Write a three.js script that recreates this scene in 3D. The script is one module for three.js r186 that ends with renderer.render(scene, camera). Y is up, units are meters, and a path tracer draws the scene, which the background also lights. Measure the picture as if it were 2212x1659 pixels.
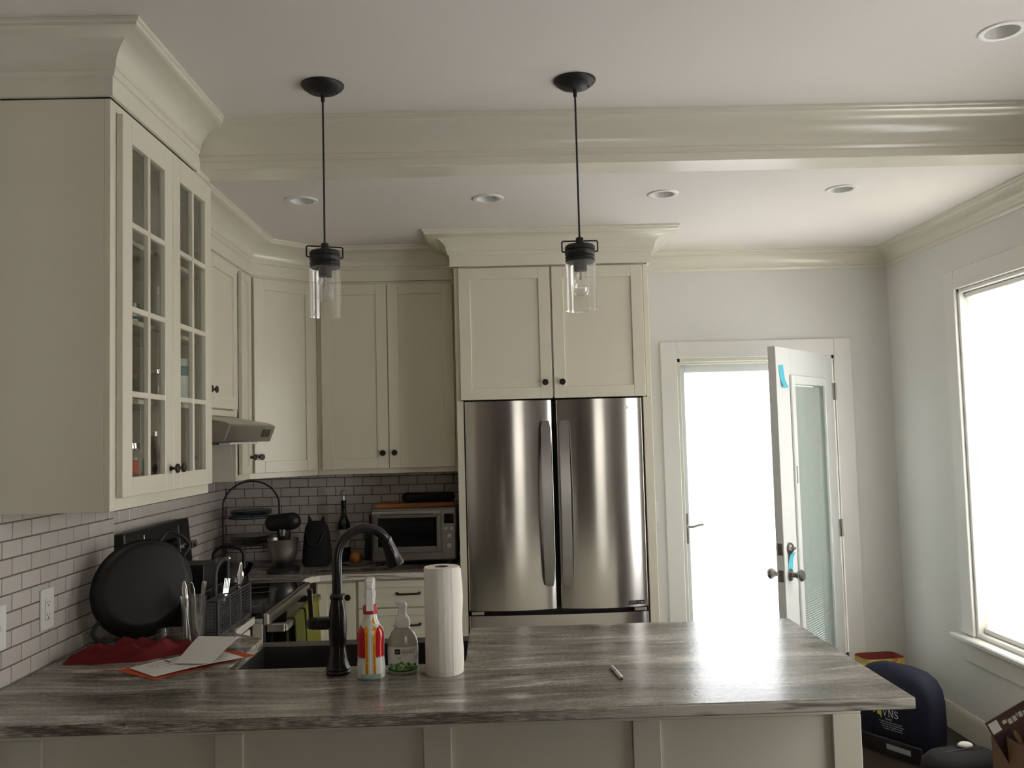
import * as THREE from 'three';
import { mergeGeometries, toCreasedNormals } from 'three/addons/utils/BufferGeometryUtils.js';
import { RectAreaLightUniformsLib } from 'three/addons/lights/RectAreaLightUniformsLib.js';
import { FontLoader } from 'three/addons/loaders/FontLoader.js';
import { TextGeometry } from 'three/addons/geometries/TextGeometry.js';

// ---------- camera, sky, daylight, exposure ----------
const scene = new THREE.Scene();
const camera = new THREE.PerspectiveCamera(48.07, 2212 / 1659, 0.05, 200);
camera.rotation.order = 'YXZ';
camera.position.set(0, 1.604, 0);
camera.rotation.set(0.05997, -0.01807, -0.02642);
const renderer = new THREE.WebGLRenderer({ antialias: true });
renderer.toneMapping = THREE.LinearToneMapping;
renderer.toneMappingExposure = 0.84;
renderer.shadowMap.enabled = true;
scene.background = new THREE.Color(0.95, 0.98, 1.0);
scene.backgroundIntensity = 5.5;
RectAreaLightUniformsLib.init();
// daylight that enters through each opening: a soft light of the opening's size just outside its glass
function daylight(w, h, color, intensity, pos, to) {
  const l = new THREE.RectAreaLight(color, intensity, w, h);
  l.position.set(...pos); l.lookAt(...to); scene.add(l); return l;
}
daylight(1.6, 2.3, new THREE.Color(0.97, 0.985, 1.0), 0.6, [1.75, 1.05, -5.6], [1.75, 1.05, 0]);            // back door
daylight(0.98, 1.74, new THREE.Color(1.0, 0.98, 0.94), 10, [2.62, 1.42, -3.86], [0, 1.42, -3.86]);          // kitchen window
daylight(1.0, 1.7, new THREE.Color(1.0, 0.95, 0.88), 4.5, [2.56, 1.38, -1.85], [0, 1.38, -1.85]);            // dining window
daylight(1.4, 1.5, new THREE.Color(1.0, 0.96, 0.9), 13, [1.4, 1.5, 4.45], [1.4, 1.5, 0]);                    // window behind the camera

// ---------- helpers ----------
const names = {};
function numbered(n) { const k = names[n] ?? 0; names[n] = k + 1; return k ? `${n}_${String(k).padStart(3, '0')}` : n; }
const V = (x, y, z) => new THREE.Vector3(x, y, z);
function clean(g) {
  let o = g.index ? g.toNonIndexed() : g;
  const r = new THREE.BufferGeometry();
  r.setAttribute('position', o.attributes.position);
  if (!o.attributes.normal) { o.computeVertexNormals(); }
  r.setAttribute('normal', o.attributes.normal);
  r.setAttribute('uv', o.attributes.uv ?? new THREE.BufferAttribute(new Float32Array(o.attributes.position.count * 2), 2));
  return r;
}
const merge = (a) => { const l = [].concat(a).map(clean); return l.length > 1 ? mergeGeometries(l) : l[0]; };
function boxUV(g) {
  const p = g.attributes.position, n = g.attributes.normal, uv = new Float32Array(p.count * 2);
  for (let i = 0; i < p.count; i++) {
    const ax = Math.abs(n.getX(i)), ay = Math.abs(n.getY(i)), az = Math.abs(n.getZ(i));
    if (ay >= ax && ay >= az) { uv[2 * i] = p.getX(i); uv[2 * i + 1] = p.getZ(i); }
    else if (ax > az) { uv[2 * i] = p.getZ(i); uv[2 * i + 1] = p.getY(i); }
    else { uv[2 * i] = p.getX(i); uv[2 * i + 1] = p.getY(i); }
  }
  g.setAttribute('uv', new THREE.BufferAttribute(uv, 2)); return g;
}
// chamfered box between two corners
function bx(x0, x1, y0, y1, z0, z1, b = 0.0015) {
  if (x0 > x1) [x0, x1] = [x1, x0]; if (y0 > y1) [y0, y1] = [y1, y0]; if (z0 > z1) [z0, z1] = [z1, z0];
  const c = [(x0 + x1) / 2, (y0 + y1) / 2, (z0 + z1) / 2], h = [(x1 - x0) / 2, (y1 - y0) / 2, (z1 - z0) / 2];
  b = Math.min(b, ...h.map((v) => v * 0.45));
  const pos = [], tri = (p, q, r) => {
    const n = [0, 1, 2].map((i) => p[i] + q[i] + r[i]);
    const e1 = [0, 1, 2].map((i) => q[i] - p[i]), e2 = [0, 1, 2].map((i) => r[i] - p[i]);
    const cr = [e1[1] * e2[2] - e1[2] * e2[1], e1[2] * e2[0] - e1[0] * e2[2], e1[0] * e2[1] - e1[1] * e2[0]];
    const s = cr[0] * n[0] + cr[1] * n[1] + cr[2] * n[2] < 0 ? [p, r, q] : [p, q, r];
    for (const v of s) pos.push(v[0] + c[0], v[1] + c[1], v[2] + c[2]);
  };
  const quad = (p, q, r, s) => { tri(p, q, r); tri(p, r, s); };
  // vertex on face axis a for the corner signs s
  const vt = (a, s) => [0, 1, 2].map((i) => s[i] * (i === a ? h[i] : h[i] - b));
  for (let a = 0; a < 3; a++) {
    const [u, v] = [0, 1, 2].filter((i) => i !== a);
    for (const s of [-1, 1]) {
      const m = (su, sv) => { const k = [0, 0, 0]; k[a] = s; k[u] = su; k[v] = sv; return vt(a, k); };
      quad(m(-1, -1), m(1, -1), m(1, 1), m(-1, 1));
    }
    if (b > 0) for (const su of [-1, 1]) for (const sv of [-1, 1]) {
      const m = (f, t) => { const k = [0, 0, 0]; k[a] = t; k[u] = su; k[v] = sv; return vt(f, k); };
      quad(m(u, -1), m(v, -1), m(v, 1), m(u, 1));
    }
  }
  if (b > 0) for (const i of [-1, 1]) for (const j of [-1, 1]) for (const k of [-1, 1]) tri(vt(0, [i, j, k]), vt(1, [i, j, k]), vt(2, [i, j, k]));
  const g = new THREE.BufferGeometry();
  g.setAttribute('position', new THREE.BufferAttribute(new Float32Array(pos), 3));
  g.computeVertexNormals();
  return boxUV(g);
}
const cyl = (r0, r1, y0, y1, x = 0, z = 0, seg = 28) => { const g = new THREE.CylinderGeometry(r1, r0, y1 - y0, seg); g.translate(x, (y0 + y1) / 2, z); return g; };
const lathe = (pts, seg = 32) => { const g = new THREE.LatheGeometry(pts.map((p) => new THREE.Vector2(Math.max(p[0], 0.00001), p[1])), seg); return toCreasedNormals(g, 0.7); };
const tube = (pts, r, seg = 40, rad = 10, closed = false) => new THREE.TubeGeometry(new THREE.CatmullRomCurve3(pts.map((p) => V(...p)), closed, 'catmullrom', 0.4), seg, r, rad, closed);
// bar through straight corners
function rod(pts, r, rad = 8) {
  const path = new THREE.CurvePath();
  for (let i = 0; i + 1 < pts.length; i++) path.add(new THREE.LineCurve3(V(...pts[i]), V(...pts[i + 1])));
  const out = [];
  for (let i = 0; i + 1 < pts.length; i++) {
    out.push(new THREE.TubeGeometry(new THREE.LineCurve3(V(...pts[i]), V(...pts[i + 1])), 1, r, rad));
    if (i) { const s = new THREE.SphereGeometry(r, rad, 6); s.translate(...pts[i]); out.push(s); }
  }
  return merge(out);
}
const sph = (r, x, y, z, seg = 20) => { const g = new THREE.SphereGeometry(r, seg, Math.round(seg * 0.7)); g.translate(x, y, z); return g; };
function extrudeY(pts, y0, y1, bevel = 0, holes = []) {    // polygon in (x, z), raised from y0 to y1
  const s = new THREE.Shape(pts.map((p) => new THREE.Vector2(p[0], -p[1])));
  for (const h of holes) s.holes.push(new THREE.Path(h.map((p) => new THREE.Vector2(p[0], -p[1]))));
  const g = new THREE.ExtrudeGeometry(s, { depth: y1 - y0 - 2 * bevel, bevelEnabled: bevel > 0, bevelThickness: bevel, bevelSize: bevel, bevelOffset: -bevel, bevelSegments: 3, curveSegments: 24 });
  g.rotateX(-Math.PI / 2); g.translate(0, y0 + bevel, 0);
  return boxUV(clean(g));
}
// cross-sections [y, half width, half depth, centre x, centre z], joined into a smooth skin; front (+z) at u = 0.25
function loft(rows, seg = 36, pw = 2, cap = true) {
  const pos = [], uv = [], idx = [], y0 = rows[0][0], y1 = rows[rows.length - 1][0];
  rows.forEach(([y, rx, rz, cx = 0, cz = 0]) => {
    for (let i = 0; i <= seg; i++) {
      const a = (i / seg) * Math.PI * 2, c = Math.cos(a), s = Math.sin(a);
      const k = Math.pow(Math.pow(Math.abs(c), pw) + Math.pow(Math.abs(s), pw), -1 / pw);
      pos.push(cx - rx * c * k, y, cz + rz * s * k); uv.push(i / seg, (y - y0) / (y1 - y0));
    }
  });
  const w = seg + 1;
  for (let r = 0; r + 1 < rows.length; r++) for (let i = 0; i < seg; i++) { const a = r * w + i, b = a + 1, c = a + w, d = c + 1; idx.push(a, b, d, a, d, c); }
  const g = new THREE.BufferGeometry();
  g.setAttribute('position', new THREE.BufferAttribute(new Float32Array(pos), 3));
  g.setAttribute('uv', new THREE.BufferAttribute(new Float32Array(uv), 2));
  g.setIndex(idx); g.computeVertexNormals();
  // weld the seam's normals
  const n = g.attributes.normal;
  for (let r = 0; r < rows.length; r++) { const a = r * w, b = a + seg; const v = V(n.getX(a) + n.getX(b), n.getY(a) + n.getY(b), n.getZ(a) + n.getZ(b)).normalize(); n.setXYZ(a, v.x, v.y, v.z); n.setXYZ(b, v.x, v.y, v.z); }
  if (!cap) return clean(g);
  const caps = [[0, -1], [rows.length - 1, 1]].map(([r, s]) => {
    const [y, , , cx = 0, cz = 0] = rows[r], p = [], u = [], v0 = (y - y0) / (y1 - y0);
    for (let i = 0; i < seg; i++) {
      const a = [0, 1, 2].map((k) => pos[(r * w + i) * 3 + k]), b = [0, 1, 2].map((k) => pos[(r * w + i + 1) * 3 + k]);
      p.push(cx, y, cz, ...(s > 0 ? [...a, ...b] : [...b, ...a])); u.push(0.6, v0, 0.6, v0, 0.6, v0);
    }
    const c = new THREE.BufferGeometry();
    c.setAttribute('position', new THREE.BufferAttribute(new Float32Array(p), 3)); c.setAttribute('uv', new THREE.BufferAttribute(new Float32Array(u), 2)); c.computeVertexNormals();
    return c;
  });
  return merge([g, ...caps]);
}
// closed profile [outward, drop from the top] carried along a path of (x, z) points with mitred corners
function sweep(path, y, prof, crease = 0.5) {
  const n = path.length, st = path.map((p, i) => {
    const d = (a, b) => { const v = [b[0] - a[0], b[1] - a[1]], l = Math.hypot(...v); return [-v[1] / l, v[0] / l]; };
    const a = i ? d(path[i - 1], p) : null, b = i < n - 1 ? d(p, path[i + 1]) : null;
    if (!a || !b) return a ?? b;
    const m = [a[0] + b[0], a[1] + b[1]], k = 2 / (m[0] * m[0] + m[1] * m[1]);
    return [m[0] * k, m[1] * k];
  });
  const pt = (i, q) => [path[i][0] + st[i][0] * q[0], y - q[1], path[i][1] + st[i][1] * q[0]], pos = [];
  for (let i = 0; i + 1 < n; i++) for (let k = 0; k < prof.length; k++) {
    const q = prof[k], r = prof[(k + 1) % prof.length], a = pt(i, q), b = pt(i + 1, q), c = pt(i + 1, r), d = pt(i, r);
    pos.push(...a, ...c, ...b, ...a, ...d, ...c);
  }
  const tris = THREE.ShapeUtils.triangulateShape(prof.map((q) => new THREE.Vector2(...q)), []);
  for (const t of tris) { pos.push(...pt(0, prof[t[0]]), ...pt(0, prof[t[1]]), ...pt(0, prof[t[2]])); pos.push(...pt(n - 1, prof[t[0]]), ...pt(n - 1, prof[t[2]]), ...pt(n - 1, prof[t[1]])); }
  const g = new THREE.BufferGeometry();
  g.setAttribute('position', new THREE.BufferAttribute(new Float32Array(pos), 3));
  g.computeVertexNormals();
  return boxUV(clean(toCreasedNormals(g, crease)));
}
function crownProfile(p, h, frieze = 0, f = 0) {
  const q = [[f + p, 0], [f + p, 0.009], [f + p - 0.008, 0.013], [f + p - 0.008, 0.021], [f + p - 0.018, 0.025]];
  const A = p - 0.034, B = h - 0.053;
  for (let i = 1; i <= 10; i++) { const t = (i / 10) * Math.PI / 2; q.push([f + p - 0.018 - A * Math.sin(t), 0.025 + B * (1 - Math.cos(t))]); }
  q.push([f + 0.016, h - 0.022], [f + 0.011, h - 0.02], [f + 0.012, h - 0.012], [f + 0.006, h - 0.003], [f, h]);
  if (frieze) q.push([f, h + frieze], [0, h + frieze]);
  q.push([0, 0]);
  return q;
}
const at = (g, x, y, z, ry = 0, rx = 0, rz = 0) => { const h = g.clone(); h.applyMatrix4(new THREE.Matrix4().compose(V(x, y, z), new THREE.Quaternion().setFromEuler(new THREE.Euler(rx, ry, rz, 'YXZ')), V(1, 1, 1))); return h; };

function mesh(name, geos, mat, parent = scene) {
  const m = new THREE.Mesh(merge(geos), mat);
  m.name = parent === scene ? numbered(name) : name;
  m.castShadow = m.receiveShadow = true; parent.add(m); return m;
}
function thing(name, label, category, pos = [0, 0, 0], ry = 0, group) {
  const g = new THREE.Group(); g.name = numbered(name); g.position.set(...pos); g.rotation.y = ry;
  g.userData = { label, category }; if (group) g.userData.group = group; scene.add(g); return g;
}
function one(name, label, category, geos, mat, group) { const m = mesh(name, geos, mat); m.userData = { label, category }; if (group) m.userData.group = group; return m; }
function struct(name, geos, mat) { const m = mesh(name, geos, mat); m.userData.kind = 'structure'; return m; }
// parts were built in room coordinates: move the group's origin to the thing's base
function rebase(g, p) { g.position.set(...p); for (const c of g.children) c.position.sub(V(...p)); return g; }
function copyOf(src, name, pos, ry, label) {
  const c = src.clone(); c.name = numbered(name); c.userData = { ...src.userData }; if (label) c.userData.label = label;
  c.position.set(...pos); c.rotation.y = ry; scene.add(c); return c;
}

// ---------- seeded noise and textures ----------
let seed = 7;
const rnd = () => { seed = (seed + 0x6d2b79f5) | 0; let t = Math.imul(seed ^ (seed >>> 15), 1 | seed); t = (t + Math.imul(t ^ (t >>> 7), 61 | t)) ^ t; return ((t ^ (t >>> 14)) >>> 0) / 4294967296; };
const hash = (x, y) => { let h = Math.imul(x, 374761393) + Math.imul(y, 668265263); h = Math.imul(h ^ (h >>> 13), 1274126177); return ((h ^ (h >>> 16)) >>> 0) / 4294967296; };
function vn(x, y, px = 1e6) {   // value noise, repeating every px cells in x
  const ix = Math.floor(x), iy = Math.floor(y), fx = x - ix, fy = y - iy, s = fx * fx * (3 - 2 * fx), t = fy * fy * (3 - 2 * fy);
  const w = (a) => ((a % px) + px) % px;
  const a = hash(w(ix), iy), b = hash(w(ix + 1), iy), c = hash(w(ix), iy + 1), d = hash(w(ix + 1), iy + 1);
  return (a + (b - a) * s) + ((c + (d - c) * s) - (a + (b - a) * s)) * t;
}
const fbm = (x, y, o = 4) => { let s = 0, a = 0.5; for (let i = 0; i < o; i++) { s += a * vn(x, y); x = x * 2.03 + 17.1; y = y * 2.03 + 5.7; a *= 0.5; } return s; };
function dataTex(w, h, f, srgb = true) {
  const d = new Uint8Array(w * h * 4);
  for (let j = 0; j < h; j++) for (let i = 0; i < w; i++) { const c = f(i / w, j / h); d.set([c[0], c[1], c[2], 255], (j * w + i) * 4); }
  const t = new THREE.DataTexture(d, w, h); t.magFilter = THREE.LinearFilter; t.minFilter = THREE.LinearFilter; t.wrapS = t.wrapT = THREE.RepeatWrapping;
  if (srgb) t.colorSpace = THREE.SRGBColorSpace; t.needsUpdate = true; return t;
}
function canvasTex(w, h, draw) {
  const c = document.createElement('canvas'); c.width = w; c.height = h; draw(c.getContext('2d'), w, h);
  const t = new THREE.CanvasTexture(c); t.colorSpace = THREE.SRGBColorSpace; t.magFilter = THREE.LinearFilter; return t;
}
const lin = (r, g, b) => new THREE.Color().setRGB(r, g, b);
const std = (color, roughness, o = {}) => new THREE.MeshStandardMaterial({ color, roughness, ...o });
const phy = (color, roughness, o = {}) => new THREE.MeshPhysicalMaterial({ color, roughness, ...o });
const grainTex = dataTex(256, 256, (u, v) => { const k = 128 + 110 * (vn(u * 128, v * 128) - 0.5) + 70 * (vn(u * 40, v * 40) - 0.5); return [k, k, k]; }, false);
const fineGrain = grainTex.clone(); fineGrain.repeat.set(2, 2);

const stoneTex = dataTex(1600, 940, (u, v) => {
  const X = u * 2.9, Z = v * 1.7, x = X - 1.624;
  const A = [92, 87, 78], B = [150, 144, 133], C = [226, 221, 212];
  const tone = (t) => { t = Math.min(1, Math.max(0, t)); return t < 0.5 ? A.map((a, i) => a + (B[i] - a) * t * 2) : B.map((b, i) => b + (C[i] - b) * (t - 0.5) * 2); };
  if (v > 0.85) {   // cut edge: layers end on, pale at one end and mottled at the other
    const s = Math.min(1, Math.max(0, (x + 0.1) / 0.6)), big = fbm(X * 7 + 3 + v * 9, v * 26 + 11, 3), mot = fbm(X * 46, v * 210 + 4, 3), gr = vn(X * 400, v * 700);
    const bars = fbm(X * 11 + v * 14, 5.5, 3);
    const left = 0.42 + 1.5 * (mot - 0.44) + (x < -0.95 ? 2.2 * (bars - 0.42) : 0.7 * (big - 0.44)), right = 0.93 - 2.6 * Math.max(0, big - 0.5) - 0.9 * Math.max(0, mot - 0.6);
    return tone(left * (1 - s) + right * s + 0.1 * (gr - 0.5));
  }
  const w = fbm(X * 1.3 + 3, Z * 2.0 + 9, 3) - 0.47, w2 = fbm(X * 4.1 + 31, Z * 7 + 2, 3) - 0.47;
  const zz = Z + 0.2 * w + 0.055 * w2;
  const band = fbm(X * 0.9 + 5, zz * 9, 3), fine = fbm(X * 5.5 + 8, zz * 70, 3), grit = vn(X * 420, Z * 420), grit2 = vn(X * 130 + 9, Z * 170), blot = fbm(X * 7 + 2, Z * 14, 3);
  const vein = Math.max(0, 1 - Math.abs(fbm(X * 0.9 + 40, zz * 6 + 3, 3) - 0.46) * 22) * Math.max(0, fbm(X * 2.2 + 70, Z * 6, 3) - 0.3) * 2;
  const lens = Math.max(0, fbm(X * 6 + 90, zz * 24 + 60, 2) - 0.54) * 5;
  return tone(0.4 + 1.1 * (band - 0.44) + 0.7 * (fine - 0.44) + 0.26 * (grit - 0.5) + 0.24 * (grit2 - 0.5) + 0.5 * (blot - 0.44) + 0.5 * vein + 0.55 * lens);
});
stoneTex.offset.set(0.56, 2.1);
stoneTex.repeat.set(1 / 2.9, 1 / 1.7);
const woodTex = dataTex(512, 512, (u, v) => {
  const row = Math.floor(v * 8), g = fbm(u * 5 + row * 13, v * 90, 3), tone = 0.75 + 0.5 * hash(row, 3), gap = (v * 8) % 1 < 0.02 ? 0.45 : 1;
  return [38 * tone * gap * (0.7 + 0.6 * g), 27 * tone * gap * (0.7 + 0.6 * g), 21 * tone * gap * (0.7 + 0.6 * g)];
});
woodTex.repeat.set(1, 1);

const M = {
  wall: std(lin(0.745, 0.735, 0.705), 0.75, { bumpMap: fineGrain, bumpScale: 0.0002 }),
  taupe: std(lin(0.24, 0.20, 0.16), 0.7, { bumpMap: fineGrain, bumpScale: 0.0002 }),
  ceil: std(lin(0.79, 0.735, 0.69), 0.85, { bumpMap: fineGrain, bumpScale: 0.0002 }),
  trim: phy(lin(0.78, 0.74, 0.63), 0.22, { clearcoat: 0.25, clearcoatRoughness: 0.12 }),
  wallTrim: phy(lin(0.77, 0.76, 0.72), 0.3, {}),
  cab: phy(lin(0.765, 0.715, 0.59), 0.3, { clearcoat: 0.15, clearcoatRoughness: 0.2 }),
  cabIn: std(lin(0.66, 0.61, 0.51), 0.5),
  tile: phy(lin(0.60, 0.55, 0.51), 0.14, {}),
  tile2: phy(lin(0.62, 0.57, 0.53), 0.16, {}),
  tile3: phy(lin(0.575, 0.525, 0.485), 0.13, {}),
  grout: std(lin(0.155, 0.13, 0.112), 0.9),
  stone: phy(0xffffff, 0.2, { map: stoneTex, bumpMap: fineGrain, bumpScale: 0.00025 }),
  floor: std(0xffffff, 0.4, { map: woodTex }),
  steel: phy(lin(0.60, 0.575, 0.55), 0.2, { metalness: 1, anisotropy: 0.8, anisotropyRotation: Math.PI / 2 }),
  fridgeHandle: std(lin(0.33, 0.32, 0.31), 0.3, { metalness: 1 }),
  ovenSteel: std(lin(0.30, 0.285, 0.265), 0.34, { metalness: 1 }),
  satin: std(lin(0.52, 0.50, 0.47), 0.32, { metalness: 1 }),
  sinkSteel: std(lin(0.17, 0.16, 0.15), 0.4, { metalness: 1 }),
  chrome: std(lin(0.8, 0.79, 0.77), 0.12, { metalness: 1 }),
  bronze: phy(lin(0.012, 0.009, 0.008), 0.3, { metalness: 0.5, clearcoat: 0.5, clearcoatRoughness: 0.2 }),
  knob: std(lin(0.03, 0.022, 0.017), 0.38, { metalness: 0.5 }),
  blackMetal: std(lin(0.022, 0.02, 0.02), 0.5, { metalness: 0.3 }),
  black: std(lin(0.012, 0.012, 0.013), 0.45),
  blackMatte: std(lin(0.009, 0.009, 0.01), 0.85),
  blackGlass: phy(lin(0.008, 0.008, 0.009), 0.06),
  pan: std(lin(0.016, 0.0155, 0.015), 0.55),
  glass: phy(0xffffff, 0.02, { transmission: 1, thickness: 0, ior: 1.5 }),
  pane: phy(lin(0.93, 0.95, 0.93), 0.01, { transmission: 1, thickness: 0, ior: 1.5 }),
  white: std(lin(0.8, 0.79, 0.76), 0.4),
  plastic: phy(lin(0.82, 0.81, 0.78), 0.25),
  paper: std(lin(0.8, 0.78, 0.75), 0.9),
  towelPaper: std(lin(0.86, 0.81, 0.73), 0.95, { bumpMap: grainTex, bumpScale: 0.0006 }),
  doorPaint: phy(lin(0.76, 0.77, 0.77), 0.3, {}),
  nickel: std(lin(0.36, 0.34, 0.32), 0.28, { metalness: 1 }),
  dark: std(lin(0.01, 0.01, 0.01), 0.8),
};
// ---------- room shell ----------
const WL = -1.458, WK = -1.608, WR = 2.367, ZB = -5.1, ZF = 4.2, CK = 2.665, CF = 2.822, HC = 0.914;
const circle = (x, z, r, n = 28) => Array.from({ length: n }, (_, i) => [x + r * Math.cos((i / n) * 2 * Math.PI), z + r * Math.sin((i / n) * 2 * Math.PI)]);
struct('floor', extrudeY([[-1.8, 4.4], [2.5, 4.4], [2.5, -5.3], [-1.8, -5.3]], -0.1, 0), M.floor);
const kitchenLights = [[-0.838, -3.76], [-0.017, -3.79], [0.766, -3.78], [1.562, -3.76]], frontLight = [1.602, -2.585];
struct('ceiling', extrudeY([[-1.8, -3.30], [2.5, -3.30], [2.5, -5.3], [-1.8, -5.3]], CK, CK + 0.3, 0, kitchenLights.map(([x, z]) => circle(x, z, 0.052))), M.ceil);
struct('ceiling', extrudeY([[-1.8, 4.4], [2.5, 4.4], [2.5, -3.30], [-1.8, -3.30]], CF, CF + 0.3, 0, [circle(...frontLight, 0.052)]), M.ceil);

// walls with openings
const DX0 = 1.076, DX1 = 2.018, DY = 2.035;
const wallBack = struct('wall_back', [bx(-1.8, DX0, 0, 2.9, ZB - 0.16, ZB, 0), bx(DX1, 2.5, 0, 2.9, ZB - 0.16, ZB, 0), bx(DX0, DX1, DY, 2.9, ZB - 0.16, ZB, 0)], M.wall);
const W1 = { z0: -4.33, z1: -3.4, y0: 0.54, y1: 2.29 }, W2 = { z0: -2.35, z1: -1.35, y0: 0.5, y1: 2.25 }, W3 = { x0: 0.75, x1: 2.05, y0: 0.75, y1: 2.25 };
struct('wall_right', [
  bx(WR, WR + 0.16, 0, 2.9, -5.3, W1.z0, 0), bx(WR, WR + 0.16, 0, W1.y0, W1.z0, W1.z1, 0), bx(WR, WR + 0.16, W1.y1, 2.9, W1.z0, W1.z1, 0), bx(WR, WR + 0.16, 0, 2.9, W1.z1, W2.z0, 0),
  bx(WR, WR + 0.16, 0, W2.y0, W2.z0, W2.z1, 0), bx(WR, WR + 0.16, W2.y1, 2.9, W2.z0, W2.z1, 0), bx(WR, WR + 0.16, 0, 2.9, W2.z1, 4.4, 0)], M.wall);
struct('wall_front', [bx(-1.8, W3.x0, 0, 2.9, ZF, ZF + 0.16, 0), bx(W3.x1, 2.5, 0, 2.9, ZF, ZF + 0.16, 0), bx(W3.x0, W3.x1, 0, W3.y0, ZF, ZF + 0.16, 0), bx(W3.x0, W3.x1, W3.y1, 2.9, ZF, ZF + 0.16, 0)], M.taupe);
const wallNear = struct('wall_left', [bx(-1.8, WL, 0, 2.9, -3.289, -2.0, 0)], M.wall);
struct('wall_left', [bx(-1.8, WL, 0, 2.9, -2.0, 4.4, 0)], M.taupe);
const wallKitchen = struct('wall_left', [bx(-1.8, WK, 0, 2.9, -5.3, -3.289, 0)], M.wall);

// subway tiles in running bond: single tiles with recessed dark joints
const TP = 0.0525, TC = 0.1063, TG = 0.0042, TT = 0.008, tileGeo = new Map();
function tiles(parent, place, u0, u1, y0, y1, uOrigin, rowOrigin = HC) {
  const mats = [M.tile, M.tile2, M.tile3, M.tile];
  for (let r = Math.floor((y0 - rowOrigin) / TP); rowOrigin + r * TP < y1 - 0.006; r++) {
    const a = Math.max(y0, rowOrigin + r * TP + TG / 2), b = Math.min(y1, rowOrigin + (r + 1) * TP - TG / 2);
    if (b - a < 0.006) continue;
    const off = uOrigin + (((r % 2) + 2) % 2) * TC / 2;
    for (let c = Math.floor((u0 - off) / TC); off + c * TC < u1; c++) {
      const s = Math.max(u0, off + c * TC + TG / 2), e = Math.min(u1, off + (c + 1) * TC - TG / 2);
      if (e - s < 0.006) continue;
      const key = `${(e - s).toFixed(4)}_${(b - a).toFixed(4)}`;
      if (!tileGeo.has(key)) tileGeo.set(key, bx(-(e - s) / 2, (e - s) / 2, -(b - a) / 2, (b - a) / 2, 0, TT, 0.0014));
      const m = new THREE.Mesh(tileGeo.get(key), mats[Math.floor(hash(r * 7 + 300, c * 13 + 500) * 4)]);
      m.name = 'tile'; m.castShadow = m.receiveShadow = true; place(m, (s + e) / 2, (a + b) / 2); parent.add(m);
    }
  }
}
const UB = 1.414;   // underside of the wall cabinets
// near wall: joints at z = -2.555 in the eighth row
tiles(wallNear, (m, u, y) => { m.position.set(WL, y, -u); m.rotation.y = Math.PI / 2; }, 2.1, 3.289, HC, UB, 2.555 + TC / 2);
tiles(wallKitchen, (m, u, y) => { m.position.set(WK, y, -u); m.rotation.y = Math.PI / 2; }, 3.289, 5.092, HC, UB - 0.002, 3.30);
tiles(wallKitchen, (m, u, y) => { m.position.set(WK, y, -u); m.rotation.y = Math.PI / 2; }, 3.5, 4.27, UB - 0.0015, 1.6, 3.30);
tiles(wallBack, (m, u, y) => m.position.set(u, y, ZB), -1.6, -0.212, HC, UB, -1.543);
mesh('grout_bed', [bx(WL, WL + 0.004, HC, UB, -3.289, -2.1, 0)], M.grout, wallNear);
mesh('grout_bed', [bx(WK, WK + 0.004, HC, UB, -5.1, -3.289, 0), bx(WK, WK + 0.004, UB, 1.6, -4.27, -3.5, 0)], M.grout, wallKitchen);
mesh('grout_bed', [bx(-1.608, -0.212, HC, UB, ZB, ZB + 0.004, 0)], M.grout, wallBack);

// ceiling step: crown on the drop, flat board under it
struct('trim_1', sweep([[-1.45, -3.275], [WR, -3.275]], CF, crownProfile(0.115, 0.138)), M.trim);
struct('trim_2', [bx(-1.6, WR, CK - 0.012, CK + 0.14, -3.42, -3.275, 0.003)], M.trim);
// wall crowns
struct('trim_3', sweep([[0.812, ZB], [WR, ZB], [WR, -3.42]], CK, crownProfile(0.1, 0.108)), M.trim);
struct('trim_4', sweep([[WR, -3.262], [WR, ZF]], CF, crownProfile(0.1, 0.118)), M.trim);
const basePro = [[0, 0], [0.006, 0], [0.01, 0.012], [0.014, 0.03], [0.014, 0.135], [0, 0.135]];
struct('baseboard_back', sweep([[2.122, ZB], [WR, ZB]], 0.135, basePro), M.trim);
struct('baseboard_right', sweep([[WR, ZB + 0.014], [WR, ZF]], 0.135, basePro), M.trim);

// ---------- back door ----------
const casing = (x0, x1, y0, y1, z0, z1) => bx(x0, x1, y0, y1, z0, z1, 0.003);
struct('trim_5', [casing(0.978, DX0, 0, DY + 0.1, ZB, ZB + 0.019), casing(DX1, 2.12, 0, DY + 0.1, ZB, ZB + 0.019), casing(DX0, DX1, DY, DY + 0.1, ZB, ZB + 0.019)], M.wallTrim);
struct('trim_6', [bx(DX0, DX0 + 0.02, 0, DY, ZB - 0.16, ZB + 0.002, 0.001), bx(DX1 - 0.02, DX1, 0, DY, ZB - 0.16, ZB + 0.002, 0.001), bx(DX0, DX1, DY - 0.02, DY, ZB - 0.16, ZB + 0.002, 0.001),
  bx(DX0 + 0.02, DX0 + 0.032, 0, DY - 0.02, ZB - 0.085, ZB - 0.05, 0.001), bx(DX0 + 0.02, DX1 - 0.02, DY - 0.032, DY - 0.02, ZB - 0.085, ZB - 0.05, 0.001), bx(DX1 - 0.032, DX1 - 0.02, 0, DY - 0.02, ZB - 0.085, ZB - 0.05, 0.001), bx(DX0, DX1, 0, 0.02, ZB - 0.16, ZB, 0.001)], M.trim);
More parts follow.
